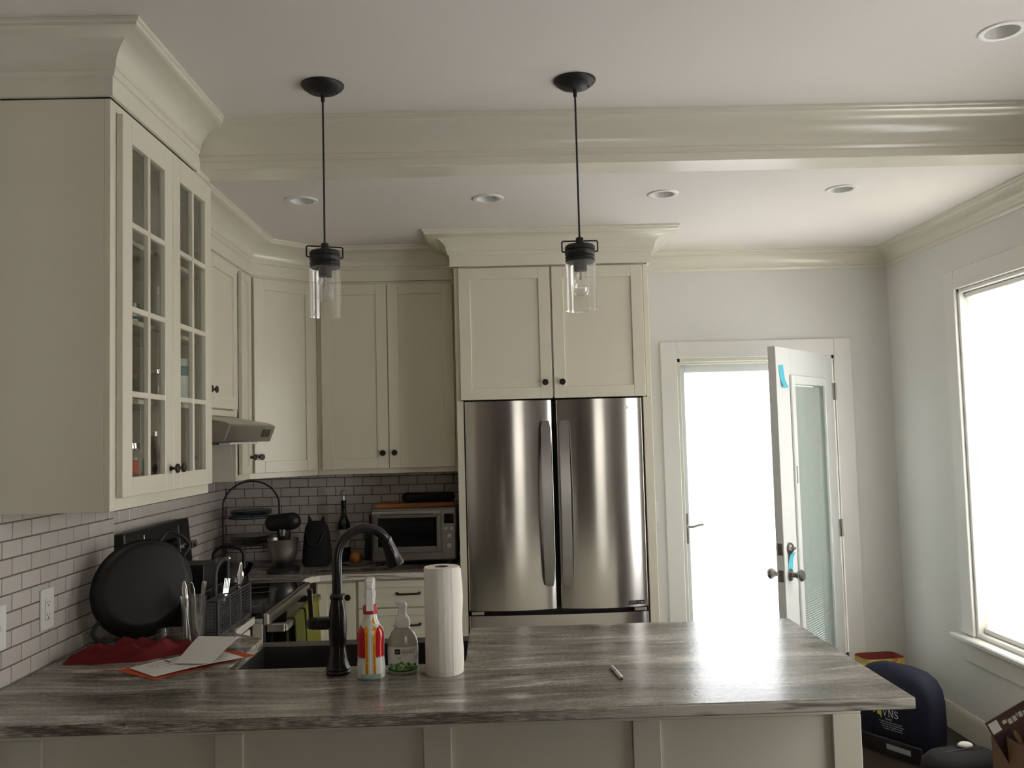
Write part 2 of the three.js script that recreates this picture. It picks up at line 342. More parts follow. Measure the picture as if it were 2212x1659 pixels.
{ // storm door outside, closed, one full pane
  const d = new THREE.Group(); d.name = 'door_2'; d.userData = { kind: 'structure', label: 'white full-glass storm door closed behind the open back door' }; scene.add(d);
  const x0 = DX0 + 0.022, x1 = DX1 - 0.022, z0 = ZB - 0.14, z1 = ZB - 0.105;
  mesh('stile', bx(x0, x0 + 0.045, 0.02, DY - 0.022, z0, z1, 0.004), M.doorPaint, d);
  mesh('stile', bx(x1 - 0.045, x1, 0.02, DY - 0.022, z0, z1, 0.004), M.doorPaint, d);
  mesh('rail', bx(x0 + 0.045, x1 - 0.045, DY - 0.078, DY - 0.022, z0, z1, 0.004), M.doorPaint, d);
  mesh('rail', bx(x0 + 0.045, x1 - 0.045, 0.02, 0.2, z0, z1, 0.004), M.doorPaint, d);
  mesh('pane', bx(x0 + 0.045, x1 - 0.045, 0.2, DY - 0.078, ZB - 0.123, ZB - 0.122, 0), M.glass, d);
  const h = mesh('handle_plate', bx(x0 + 0.003, x0 + 0.036, 0.93, 1.11, z1, z1 + 0.012, 0.004), M.nickel, d);
  mesh('lever', tube([[x0 + 0.02, 1.038, z1 + 0.012], [x0 + 0.022, 1.036, z1 + 0.045], [x0 + 0.05, 1.034, z1 + 0.052], [x0 + 0.085, 1.042, z1 + 0.05], [x0 + 0.115, 1.046, z1 + 0.045]], 0.0075, 24), M.nickel, h);
}
{ // inner door, swung into the room; local x runs from the hinges to the latch edge
  const d = new THREE.Group(); d.name = 'door_1'; d.userData = { kind: 'structure', label: 'white back door standing ajar with a long blind-filled glass panel' }; scene.add(d);
  const L = 0.888, H = 2.015, T = 0.042;
  d.position.set(1.99, 0.015, -5.086); d.rotation.y = Math.atan2(-0.685, -0.57) ; // local +x towards the latch edge
  // after this turn local +z looks away from the camera, so the visible face is at z = -T / 2
  const gx0 = 0.17, gx1 = 0.70, gy0 = 0.22, gy1 = 1.86;
  mesh('leaf', [bx(0.03, gx0, 0, H, -T / 2, T / 2, 0.002), bx(gx1, L, 0, H, -T / 2, T / 2, 0.002), bx(gx0, gx1, 0, gy0, -T / 2, T / 2, 0.002), bx(gx0, gx1, gy1, H, -T / 2, T / 2, 0.002)], M.doorPaint, d);
  const fr = (s) => { const z0 = s * T / 2, z1 = s * (T / 2 + 0.014), w = 0.034; return [bx(gx0 - 0.012, gx0 + w, gy0 - 0.012, gy1 + 0.012, z0, z1, 0.004), bx(gx1 - w, gx1 + 0.012, gy0 - 0.012, gy1 + 0.012, z0, z1, 0.004), bx(gx0 + w, gx1 - w, gy1 - w, gy1 + 0.012, z0, z1, 0.004), bx(gx0 + w, gx1 - w, gy0 - 0.012, gy0 + w, z0, z1, 0.004)]; };
  mesh('lite_frame', [...fr(-1), ...fr(1)], M.doorPaint, d);
  mesh('pane', bx(gx0 + 0.002, gx1 - 0.002, gy0, gy1, -0.013, -0.012, 0), M.pane, d);
  mesh('pane', bx(gx0 + 0.002, gx1 - 0.002, gy0, gy1, 0.012, 0.013, 0), M.pane, d);
  const slat = bx(gx0 + 0.04, gx1 - 0.036, -0.0004, 0.0004, -0.0085, 0.0085, 0), sl = [];
  for (let y = gy0 + 0.04; y < gy1 - 0.04; y += 0.0125) sl.push(at(slat, 0, y, 0, 0, 1.12));
  const blind = mesh('blind_slats', sl, phy(lin(0.72, 0.75, 0.75), 0.5, { transmission: 0.12, thickness: 0 }), d); blind.userData.kind = 'stuff';
  mesh('blind_cord', [bx(gx0 + 0.14, gx0 + 0.1415, gy0 + 0.03, gy1 - 0.03, -0.0105, -0.0095, 0), bx(gx1 - 0.13, gx1 - 0.1285, gy0 + 0.03, gy1 - 0.03, -0.0105, -0.0095, 0)], M.white, d);
  const kn = lathe([[0, 0], [0.032, 0], [0.032, 0.006], [0.016, 0.012], [0.012, 0.03], [0.02, 0.042], [0.029, 0.052], [0.03, 0.062], [0.024, 0.071], [0, 0.073]], 24);
  const kx = L - 0.065, ky = 0.84, by = 0.975;
  mesh('knob', [at(kn, kx, ky, -T / 2, 0, -Math.PI / 2), at(kn, kx, ky, T / 2, 0, Math.PI / 2)], M.nickel, d);
  const bolt = lathe([[0, 0], [0.031, 0], [0.029, 0.012], [0.02, 0.02], [0, 0.02]], 24);
  mesh('deadbolt', [at(bolt, kx, by, -T / 2, 0, -Math.PI / 2), at(bolt, kx, by, T / 2, 0, Math.PI / 2), at(bx(-0.018, 0.018, -0.006, 0.006, 0, 0.014, 0.003), kx, by, -T / 2 - 0.032)], M.nickel, d);
  mesh('latch_plate', bx(L - 0.001, L + 0.0015, ky - 0.03, ky + 0.03, -0.013, 0.013, 0.0005), M.nickel, d);
  mesh('latch_plate', bx(L - 0.001, L + 0.0015, by - 0.03, by + 0.03, -0.013, 0.013, 0.0005), M.nickel, d);
  for (const y of [0.23, 1.0, 1.8]) mesh('hinge', [at(cyl(0.007, 0.007, -0.05, 0.05), 0.004, y, -T / 2 - 0.004), bx(-0.005, 0.045, y - 0.05, y + 0.05, -T / 2 - 0.003, -T / 2 + 0.001, 0.001)], M.nickel, d);
  mesh('blind_slider', bx(gx1 - 0.006, gx1 + 0.004, 1.30, 1.39, -T / 2 - 0.022, -T / 2 - 0.014, 0.002), M.doorPaint, d);
  const tape = std(lin(0.10, 0.52, 0.68), 0.8);
  // two strips of tape on the latch stile
  for (const [y, s, nm] of [[1.86, 0, 'top'], [0.89, 1, 'low']]) {
    const g = new THREE.PlaneGeometry(0.062, 0.12, 4, 8), p = g.attributes.position;
    for (let i = 0; i < p.count; i++) { const x = p.getX(i), yy = p.getY(i); p.setX(i, x + (s ? 0.12 : -0.16) * yy); p.setZ(i, 0.001 + 0.010 * Math.max(0, (s ? yy : -yy) / 0.05) ** 2); }
    g.computeVertexNormals();
    const m = one('painters_tape', nm === 'top' ? 'blue tape strip high on the white back door, above the blinds corner' : 'blue tape strip stuck between deadbolt and knob of back door', 'tape', g, tape);
    const q = V(L - 0.075, y, -T / 2 - 0.001).applyAxisAngle(V(0, 1, 0), d.rotation.y).add(d.position);
    m.position.copy(q); m.rotation.set(0, d.rotation.y + Math.PI, s ? 0.06 : 0.1);
  }
}
// ---------- windows ----------
function winFrame(o, axis, pos, dir, sill) {   // casing boxes for an opening in a wall plane; dir points into the room
  const t = 0.019, w = 0.1, B = (u0, u1, y0, y1, d0, d1, b = 0.003) => axis === 'x' ? bx(pos + dir * d0, pos + dir * d1, y0, y1, u0, u1, b) : bx(u0, u1, y0, y1, pos + dir * d0, pos + dir * d1, b);
  return { cas: [B(o[0] - w, o[0], o[2], o[3] + w, 0, t), B(o[1], o[1] + w, o[2], o[3] + w, 0, t), B(o[0], o[1], o[3], o[3] + w, 0, t)],
    jamb: [B(o[0], o[0] + 0.02, o[2], o[3], -0.16, 0.002), B(o[1] - 0.02, o[1], o[2], o[3], -0.16, 0.002), B(o[0], o[1], o[3] - 0.02, o[3], -0.16, 0.002), B(o[0], o[1], o[2], o[2] + 0.02, -0.16, 0.0)],
    stool: [B(o[0] - 0.15, o[1] + 0.15, o[2] - 0.03, o[2] - 0.004, 0, 0.062, 0.006), B(o[0] - 0.115, o[1] + 0.115, o[2] - 0.05, o[2] - 0.03, 0, 0.03, 0.004)],
    apron: [B(o[0] - 0.1, o[1] + 0.1, o[2] - 0.135, o[2] - 0.05, 0, t)],
    sash: [B(o[0] + 0.02, o[0] + 0.06, o[2] + 0.02, o[3] - 0.02, -0.135, -0.1), B(o[1] - 0.06, o[1] - 0.02, o[2] + 0.02, o[3] - 0.02, -0.135, -0.1), B(o[0] + 0.06, o[1] - 0.06, o[2] + 0.02, o[2] + 0.07, -0.135, -0.1), B(o[0] + 0.06, o[1] - 0.06, o[3] - 0.06, o[3] - 0.02, -0.135, -0.1), B(o[0] + 0.06, o[1] - 0.06, (o[2] + o[3]) / 2 - 0.02, (o[2] + o[3]) / 2 + 0.02, -0.135, -0.1)],
    pane: [B(o[0] + 0.06, o[1] - 0.06, o[2] + 0.07, o[3] - 0.06, -0.118, -0.117, 0)], B };
}
const shadeMat = (t) => phy(lin(0.93, 0.92, 0.88), 1, { transmission: t, thickness: 0, specularIntensity: 0 });
[[W1.z0, W1.z1, W1.y0, W1.y1, 'x', WR, -1, 0.6], [W2.z0, W2.z1, W2.y0, W2.y1, 'x', WR, -1, 0], [W3.x0, W3.x1, W3.y0, W3.y1, 'z', ZF, -1, 0.3]].forEach(([a, b, y0, y1, ax, pos, dir, shade], i) => {
  const g = new THREE.Group(); g.name = `window_${i + 1}`; g.userData = { kind: 'structure' }; scene.add(g);
  const f = winFrame([a, b, y0, y1], ax, pos, dir);
  mesh('casing', f.cas, M.wallTrim, g); mesh('jamb', f.jamb, M.wallTrim, g); mesh('window_sill', f.stool, M.wallTrim, g); mesh('apron', f.apron, M.wallTrim, g); mesh('sash', f.sash, M.trim, g); mesh('pane', f.pane, M.glass, g);
  if (i === 0) g.userData.label = 'tall window with a white pleated shade drawn down, glowing with daylight';
  if (!shade) return;
  const n = 92, top = y1 - 0.045, bot = y0 + 0.045, pos2 = [], a0 = a + 0.0205, b0 = b - 0.0205, put = (d, y, u) => pos2.push(...(ax === 'x' ? [pos + d, y, u] : [u, y, pos + d]));
  for (let k = 0; k < n; k++) {   // pleated cloth
    const ya = top + (bot - top) * (k / n), yb = top + (bot - top) * ((k + 1) / n), da = 0.045 + (k % 2 ? 0.006 : -0.006), db = 0.09 - da;
    put(da, ya, a0); put(db, yb, a0); put(db, yb, b0); put(da, ya, a0); put(db, yb, b0); put(da, ya, b0);
  }
  const c = new THREE.BufferGeometry(); c.setAttribute('position', new THREE.BufferAttribute(new Float32Array(pos2), 3)); c.computeVertexNormals();
  mesh('window_shade', c, shadeMat(shade), g);
  mesh('shade_head_rail', f.B(a0, b0, y1 - 0.047, y1 - 0.0225, -0.025, -0.065), M.white, g);
  mesh('shade_bottom_rail', f.B(a0, b0, y0 + 0.022, y0 + 0.047, -0.028, -0.062), M.white, g);
});
// ---------- cabinets ----------
const knobGeo = lathe([[0, 0], [0.0085, 0], [0.0085, 0.002], [0.0055, 0.006], [0.005, 0.015], [0.009, 0.019], [0.0155, 0.0215], [0.0165, 0.025], [0.014, 0.029], [0.006, 0.031], [0, 0.0313]], 20);
knobGeo.rotateX(Math.PI / 2);
// recessed-panel door, left lower corner at the origin, front at z = 0.02
function shakerGeo(w, h, f = 0.06) {
  return [bx(0, f, 0, h, 0, 0.02), bx(w - f, w, 0, h, 0, 0.02), bx(f, w - f, 0, f, 0, 0.02), bx(f, w - f, h - f, h, 0, 0.02), bx(f - 0.004, w - f + 0.004, f - 0.004, h - f + 0.004, 0.002, 0.011, 0)];
}
function addDoor(parent, w, h, pos, ry, knob, f) {
  const d = mesh('door', shakerGeo(w, h, f), M.cab, parent);
  d.position.set(...pos); d.rotation.y = ry;
  if (knob) { const k = mesh('knob', knobGeo, M.knob, d); k.position.set(knob[0], knob[1], 0.02); }
  return d;
}
const R90 = Math.PI / 2;
{ // glass-fronted wall cabinet beside the dining side
  const c = thing('glass_front_cabinet', 'off-white wall cabinet with two gridded glass doors above the tiled wall', 'cabinet');
  const x0 = WL, x1 = -1.147, z0 = -3.38, z1 = -2.531, y0 = UB, y1 = 2.64;
  mesh('side_panel', bx(x0, x1, y0, y1, z1 - 0.018, z1), M.cab, c);
  mesh('side_panel', bx(-1.606, x1, y0, y1, z0, z0 + 0.018), M.cab, c);
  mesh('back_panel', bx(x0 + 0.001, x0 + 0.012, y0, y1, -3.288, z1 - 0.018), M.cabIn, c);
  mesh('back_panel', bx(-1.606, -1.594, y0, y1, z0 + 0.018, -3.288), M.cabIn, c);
  mesh('bottom_panel', bx(x0 + 0.012, x1 - 0.001, y0 + 0.02, y0 + 0.038, z0 + 0.018, z1 - 0.018), M.cab, c);
  mesh('top_panel', bx(x0 + 0.012, x1, y1 - 0.02, y1, z0 + 0.018, z1 - 0.018), M.cab, c);
  const fr = 0.04, xf = x1 + 0.018;
  mesh('face_frame', [bx(x1, xf, y0, y1, z1 - fr, z1), bx(x1, xf, y0, y1, z0, z0 + fr), bx(x1, xf, y0, y0 + 0.045, z0 + fr, z1 - fr), bx(x1, xf, y1 - 0.05, y1, z0 + fr, z1 - fr)], M.cab, c);
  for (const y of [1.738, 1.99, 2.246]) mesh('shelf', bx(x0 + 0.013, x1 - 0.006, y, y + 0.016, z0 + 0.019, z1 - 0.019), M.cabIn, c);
  // pin holes in the far side
  const pin = cyl(0.0022, 0.0022, -0.001, 0.001, 0, 0, 8); pin.rotateX(R90);
  const pins = []; for (let k = 0; k < 30; k++) pins.push(at(pin, x1 - 0.045, 1.52 + k * 0.034, z0 + 0.0185));
  mesh('shelf_pin_holes', pins, M.dark, c).userData.kind = 'stuff';
  // doors: local x runs away from the camera
  const dw = 0.397, dh = 1.157, dy = 1.451, st = 0.068, rl = 0.058;
  [[z1 - 0.038, dw - 0.027], [z1 - 0.038 - dw - 0.004, 0.027]].forEach(([z, kx], i) => {
    const gw = dw - 2 * st, gh = dh - rl - 0.072, mw = 0.018;
    const g = [bx(0, st, 0, dh, 0, 0.02), bx(dw - st, dw, 0, dh, 0, 0.02), bx(st, dw - st, 0, rl, 0, 0.02), bx(st, dw - st, dh - 0.072, dh, 0, 0.02)];
    const d = mesh('door', g, M.cab, c); d.position.set(xf + 0.001, dy, z); d.rotation.y = R90;
    mesh('muntin', bx(dw / 2 - mw / 2, dw / 2 + mw / 2, rl, dh - 0.072, 0.004, 0.0195), M.cab, d);
    const rows = 4, cell = (gh - 3 * mw) / rows;
    for (let r = 1; r < rows; r++) { const y = rl + r * cell + (r - 1) * mw; mesh('muntin', [bx(st, dw / 2 - mw / 2, y, y + mw, 0.0045, 0.019), bx(dw / 2 + mw / 2, dw - st, y, y + mw, 0.0045, 0.019)], M.cab, d); }
    for (let r = 0; r < rows; r++) for (let q = 0; q < 2; q++) { const y = rl + r * (cell + mw), x = q ? dw / 2 + mw / 2 : st, w = dw / 2 - mw / 2 - st; mesh('pane', bx(x, x + w, y, y + cell, 0.006, 0.0065, 0), M.pane, d); }
    mesh('knob', at(knobGeo, kx, 0.073, 0.02), M.knob, d);
  });
  mesh('crown', sweep([[x0, z1], [xf, z1], [xf, -3.24]], CF - 0.0005, crownProfile(0.128, 0.12, 0.058, 0.012)), M.trim, c);
  mesh('frieze', bx(x1, xf + 0.012, 2.636, 2.75, z0, -3.24), M.trim, c);
  rebase(c, [x0, y0, (z0 + z1) / 2]);
}
{ // short cabinet over the hood
  const c = thing('hood_cabinet', 'short off-white double-door wall cabinet directly above the range hood', 'cabinet');
  const z0 = -4.285, z1 = -3.382, y0 = 1.732, y1 = 2.49;
  mesh('body', bx(-1.6, -1.313, y0, y1, z0, z1), M.cab, c);
  mesh('face_frame', [bx(-1.313, -1.295, y0, y1, z0, z0 + 0.03), bx(-1.313, -1.295, y0, y1, z1 - 0.03, z1), bx(-1.313, -1.295, y0, y0 + 0.03, z0 + 0.03, z1 - 0.03), bx(-1.313, -1.295, y1 - 0.03, y1, z0 + 0.03, z1 - 0.03)], M.cab, c);
  addDoor(c, 0.425, 0.705, [-1.2945, 1.766, z1 - 0.024], R90, [0.395, 0.08]);
  addDoor(c, 0.425, 0.705, [-1.2945, 1.766, z1 - 0.024 - 0.43], R90, [0.03, 0.08]);
  rebase(c, [-1.6, y0, -3.83]);
}
{
  const c = thing('narrow_wall_cabinet', 'slim off-white single-door wall cabinet between range hood and corner cabinet', 'cabinet');
  mesh('body', bx(-1.6, -1.313, UB, 2.49, -4.52, -4.287), M.cab, c);
  mesh('face_frame', [bx(-1.313, -1.295, UB, 2.49, -4.52, -4.505), bx(-1.313, -1.295, UB, 2.49, -4.315, -4.287), bx(-1.313, -1.295, UB, UB + 0.03, -4.505, -4.315), bx(-1.313, -1.295, 2.46, 2.49, -4.505, -4.315)], M.cab, c);
  addDoor(c, 0.165, 1.03, [-1.2945, 1.443, -4.335], R90, [0.135, 0.085], 0.042);
  rebase(c, [-1.45, UB, -4.4]);
}
{ // diagonal corner
  const c = thing('corner_wall_cabinet', 'off-white diagonal corner wall cabinet with one wide door', 'cabinet');
  mesh('body', extrudeY([[-1.6, -4.522], [-1.295, -4.522], [-1.002, -4.815], [-1.002, -5.09], [-1.6, -5.09]], UB, 2.49, 0.001), M.cab, c);
  addDoor(c, 0.375, 1.03, [-1.295 + 0.014, 1.443, -4.522 - 0.014], R90 / 2, [0.028, 0.085]);
  rebase(c, [-1.4, UB, -4.9]);
}
{
  const c = thing('double_wall_cabinet', 'off-white double-door wall cabinet above the toaster oven', 'cabinet');
  mesh('body', bx(-1.0, -0.214, UB, 2.49, -5.09, -4.834), M.cab, c);
  mesh('face_frame', [bx(-1.0, -0.972, UB, 2.49, -4.834, -4.816), bx(-0.236, -0.214, UB, 2.49, -4.834, -4.816), bx(-0.972, -0.236, UB, UB + 0.03, -4.834, -4.816), bx(-0.972, -0.236, 2.46, 2.49, -4.834, -4.816)], M.cab, c);
  addDoor(c, 0.366, 1.03, [-0.972, 1.443, -4.8155], 0, [0.366 - 0.03, 0.085]);
  addDoor(c, 0.366, 1.03, [-0.602, 1.443, -4.8155], 0, [0.03, 0.085]);
  rebase(c, [-0.6, UB, -4.95]);
}
// crown that runs round the kitchen wall cabinets
struct('trim_7', sweep([[-1.295, -3.385], [-1.295, -4.522], [-1.002, -4.815], [-0.214, -4.815]], CK - 0.0005, crownProfile(0.136, 0.115, 0.06, 0.014)), M.trim);
{ // refrigerator surround
  const c = thing('fridge_surround_cabinet', 'tall off-white surround with double-door cabinet above the refrigerator', 'cabinet');
  const x0 = -0.21, x1 = 0.809, zf = -4.48;
  mesh('side_panel', bx(x0, x0 + 0.036, 0, 1.79, ZB + 0.0085, zf, 0.002), M.cab, c);
  mesh('side_panel', bx(x0, x0 + 0.026, 1.79, 2.492, ZB + 0.0085, zf, 0.002), M.cab, c);
  mesh('side_panel', bx(x1 - 0.046, x1, 0, 1.79, ZB + 0.0085, zf, 0.002), M.cab, c);
  mesh('side_panel', bx(x1 - 0.026, x1, 1.79, 2.492, ZB + 0.0085, zf, 0.002), M.cab, c);
  mesh('body', bx(x0 + 0.026, x1 - 0.026, 1.8, 2.66, ZB + 0.0085, zf - 0.002), M.cab, c);
  addDoor(c, 0.476, 0.69, [-0.186, 1.793, zf], 0, [0.476 - 0.037, 0.083]);
  addDoor(c, 0.476, 0.69, [0.3, 1.793, zf], 0, [0.042, 0.083]);
  mesh('crown', sweep([[x0, ZB + 0.0085], [x0, zf], [x1, zf], [x1, ZB + 0.0085]], CK - 0.0005, crownProfile(0.13, 0.113, 0.058, 0.02)), M.trim, c);
  rebase(c, [0.3, 0, -4.8]);
}
// base cabinets
{
  const c = thing('base_cabinet', 'off-white base cabinet with drawers and bar pulls below the back counter', 'cabinet');
  mesh('body', bx(-0.965, -0.214, 0.1, 0.882, -5.09, -4.545), M.cab, c);
  mesh('toe_kick', bx(-0.965, -0.214, 0, 0.1, -5.09, -4.62), M.cab, c);
  const d = addDoor(c, 0.195, 0.75, [-0.953, 0.115, -4.5445], 0, [0.16, 0.68], 0.05);
  const pull = tube([[-0.058, 0, 0], [-0.056, 0, 0.022], [-0.03, 0, 0.028], [0, 0, 0.029], [0.03, 0, 0.028], [0.056, 0, 0.022], [0.058, 0, 0]], 0.0052, 32), boss = cyl(0.008, 0.008, 0, 0.006); boss.rotateX(R90);
  [[0.735, 0.137], [0.56, 0.168], [0.34, 0.212], [0.115, 0.218]].forEach(([y, h]) => {
    const w = 0.515, f = 0.036, dr = mesh('drawer', [bx(0, f, 0, h, 0, 0.02), bx(w - f, w, 0, h, 0, 0.02), bx(f, w - f, 0, f, 0, 0.02), bx(f, w - f, h - f, h, 0, 0.02), bx(f - 0.003, w - f + 0.003, f - 0.003, h - f + 0.003, 0.002, 0.013, 0)], M.cab, c);
    dr.position.set(-0.742, y, -4.5445);
    mesh('handle', [at(pull, w / 2, h / 2, 0.013), at(boss, w / 2 - 0.058, h / 2, 0.013), at(boss, w / 2 + 0.058, h / 2, 0.013)], M.knob, dr);
  });
  rebase(c, [-0.6, 0, -4.8]);
}
{
  const c = thing('corner_base_cabinet', 'off-white base cabinet filling the corner beyond the range', 'cabinet');
  mesh('body', bx(-1.6, -1.0, 0.1, 0.882, -5.09, -4.275), M.cab, c); mesh('toe_kick', bx(-1.6, -1.06, 0, 0.1, -5.09, -4.275), M.cab, c);
  rebase(c, [-1.3, 0, -4.7]);
}
{
  const c = thing('filler_base_cabinet', 'off-white base cabinet between the peninsula and the range', 'cabinet');
  mesh('body', bx(-1.6, -1.02, 0.1, 0.882, -3.492, -3.30), M.cab, c); mesh('toe_kick', bx(-1.6, -1.08, 0, 0.1, -3.492, -3.30), M.cab, c);
  mesh('drawer_front', bx(-1.02, -1.0, 0.70, 0.866, -3.485, -3.31, 0.003), M.cab, c);
  rebase(c, [-1.3, 0, -3.4]);
}
{ // peninsula carcass: panelled back towards the dining side, end panel, kitchen fronts
  const c = thing('peninsula_cabinet', 'off-white panelled peninsula base under the long stone counter', 'cabinet');
  const zf = -2.462, xr = 0.998, t = 0.012;
  mesh('back_panel', bx(WL + 0.01, xr, 0.0, 0.882, zf - 0.018, zf), M.cab, c);
  for (const [a, b] of [[-1.36, -1.28], [-0.805, -0.727], [-0.228, -0.15], [0.356, 0.434], [0.917, xr]]) mesh('batten', bx(a, b, 0.13, 0.80, zf, zf + t, 0.002), M.cab, c);
  mesh('rail', bx(-1.448, xr, 0.80, 0.882, zf, zf + t, 0.002), M.cab, c);
  mesh('rail', bx(-1.448, xr, 0.0, 0.13, zf, zf + t, 0.002), M.cab, c);
  mesh('end_panel', bx(xr - 0.018, xr, 0, 0.882, -3.13, zf - 0.018), M.cab, c);
  mesh('kitchen_front', [bx(-0.07, xr - 0.018, 0.1, 0.882, -3.13, -3.112), bx(-0.88, -0.07, 0.1, 0.63, -3.13, -3.112)], M.cab, c);
  rebase(c, [0, 0, -2.8]);
}
// ---------- stone counters ----------
function slab(g) {   // the cut edge shows the stone's layers end on
  const p = g.attributes.position, n = g.attributes.normal, uv = g.attributes.uv;
  for (let i = 0; i < p.count; i++) if (Math.abs(n.getY(i)) < 0.6) uv.setXY(i, p.getX(i) + 0.6 * (p.getZ(i) + 2.218), (0.92 - 2.1) * 1.7 + (p.getY(i) - 0.898) * 4.5);
  return g;
}
one('stone_countertop', 'long polished grey-veined stone counter of the peninsula with a sink cutout', 'countertop',
  slab(extrudeY([[WL + 0.008, -2.218], [1.045, -2.218], [1.045, -3.168], [-0.118, -3.168], [-0.118, -2.72], [-0.126, -2.70], [-0.146, -2.69], [-0.82, -2.69], [-0.838, -2.70], [-0.845, -2.72], [-0.845, -3.085], [-0.862, -3.115], [-0.965, -3.2], [-0.985, -3.24], [-0.985, -3.494], [WK + 0.008, -3.494], [WK + 0.008, -3.297], [WL + 0.008, -3.28]], 0.882, HC, 0.005)), M.stone);
one('stone_countertop', 'grey-veined stone counter along the back wall holding small appliances', 'countertop',
  slab(extrudeY([[WK + 0.009, -4.272], [-0.985, -4.272], [-0.985, -4.40], [-0.97, -4.45], [-0.93, -4.485], [-0.88, -4.50], [-0.212, -4.505], [-0.212, -5.091], [WK + 0.009, -5.091]], 0.882, HC, 0.004)), M.stone);
{ // apron sink
  const c = thing('apron_sink', 'wide brushed steel farmhouse sink set into the peninsula counter', 'sink');
  const x0 = -0.866, x1 = -0.098, z0 = -3.185, z1 = -2.672, yt = 0.8815, yb = 0.66;
  mesh('apron', bx(x0, x1, 0.64, yt, z0, z0 + 0.06, 0.004), M.sinkSteel, c);
  mesh('basin', [bx(x0, x1, yb, yb + 0.008, z0 + 0.06, z1, 0), bx(x0, x0 + 0.018, yb, yt, z0 + 0.06, z1, 0.002), bx(x1 - 0.018, x1, yb, yt, z0 + 0.06, z1, 0.002), bx(x0 + 0.018, x1 - 0.018, yb, yt, z1 - 0.015, z1, 0.002)], M.sinkSteel, c);
  mesh('drain', lathe([[0.02, 0], [0.045, 0], [0.045, 0.003], [0.02, 0.001]], 24), M.chrome, c).position.set(-0.48, yb + 0.008, -2.93);
  rebase(c, [-0.48, yb, -2.93]);
}
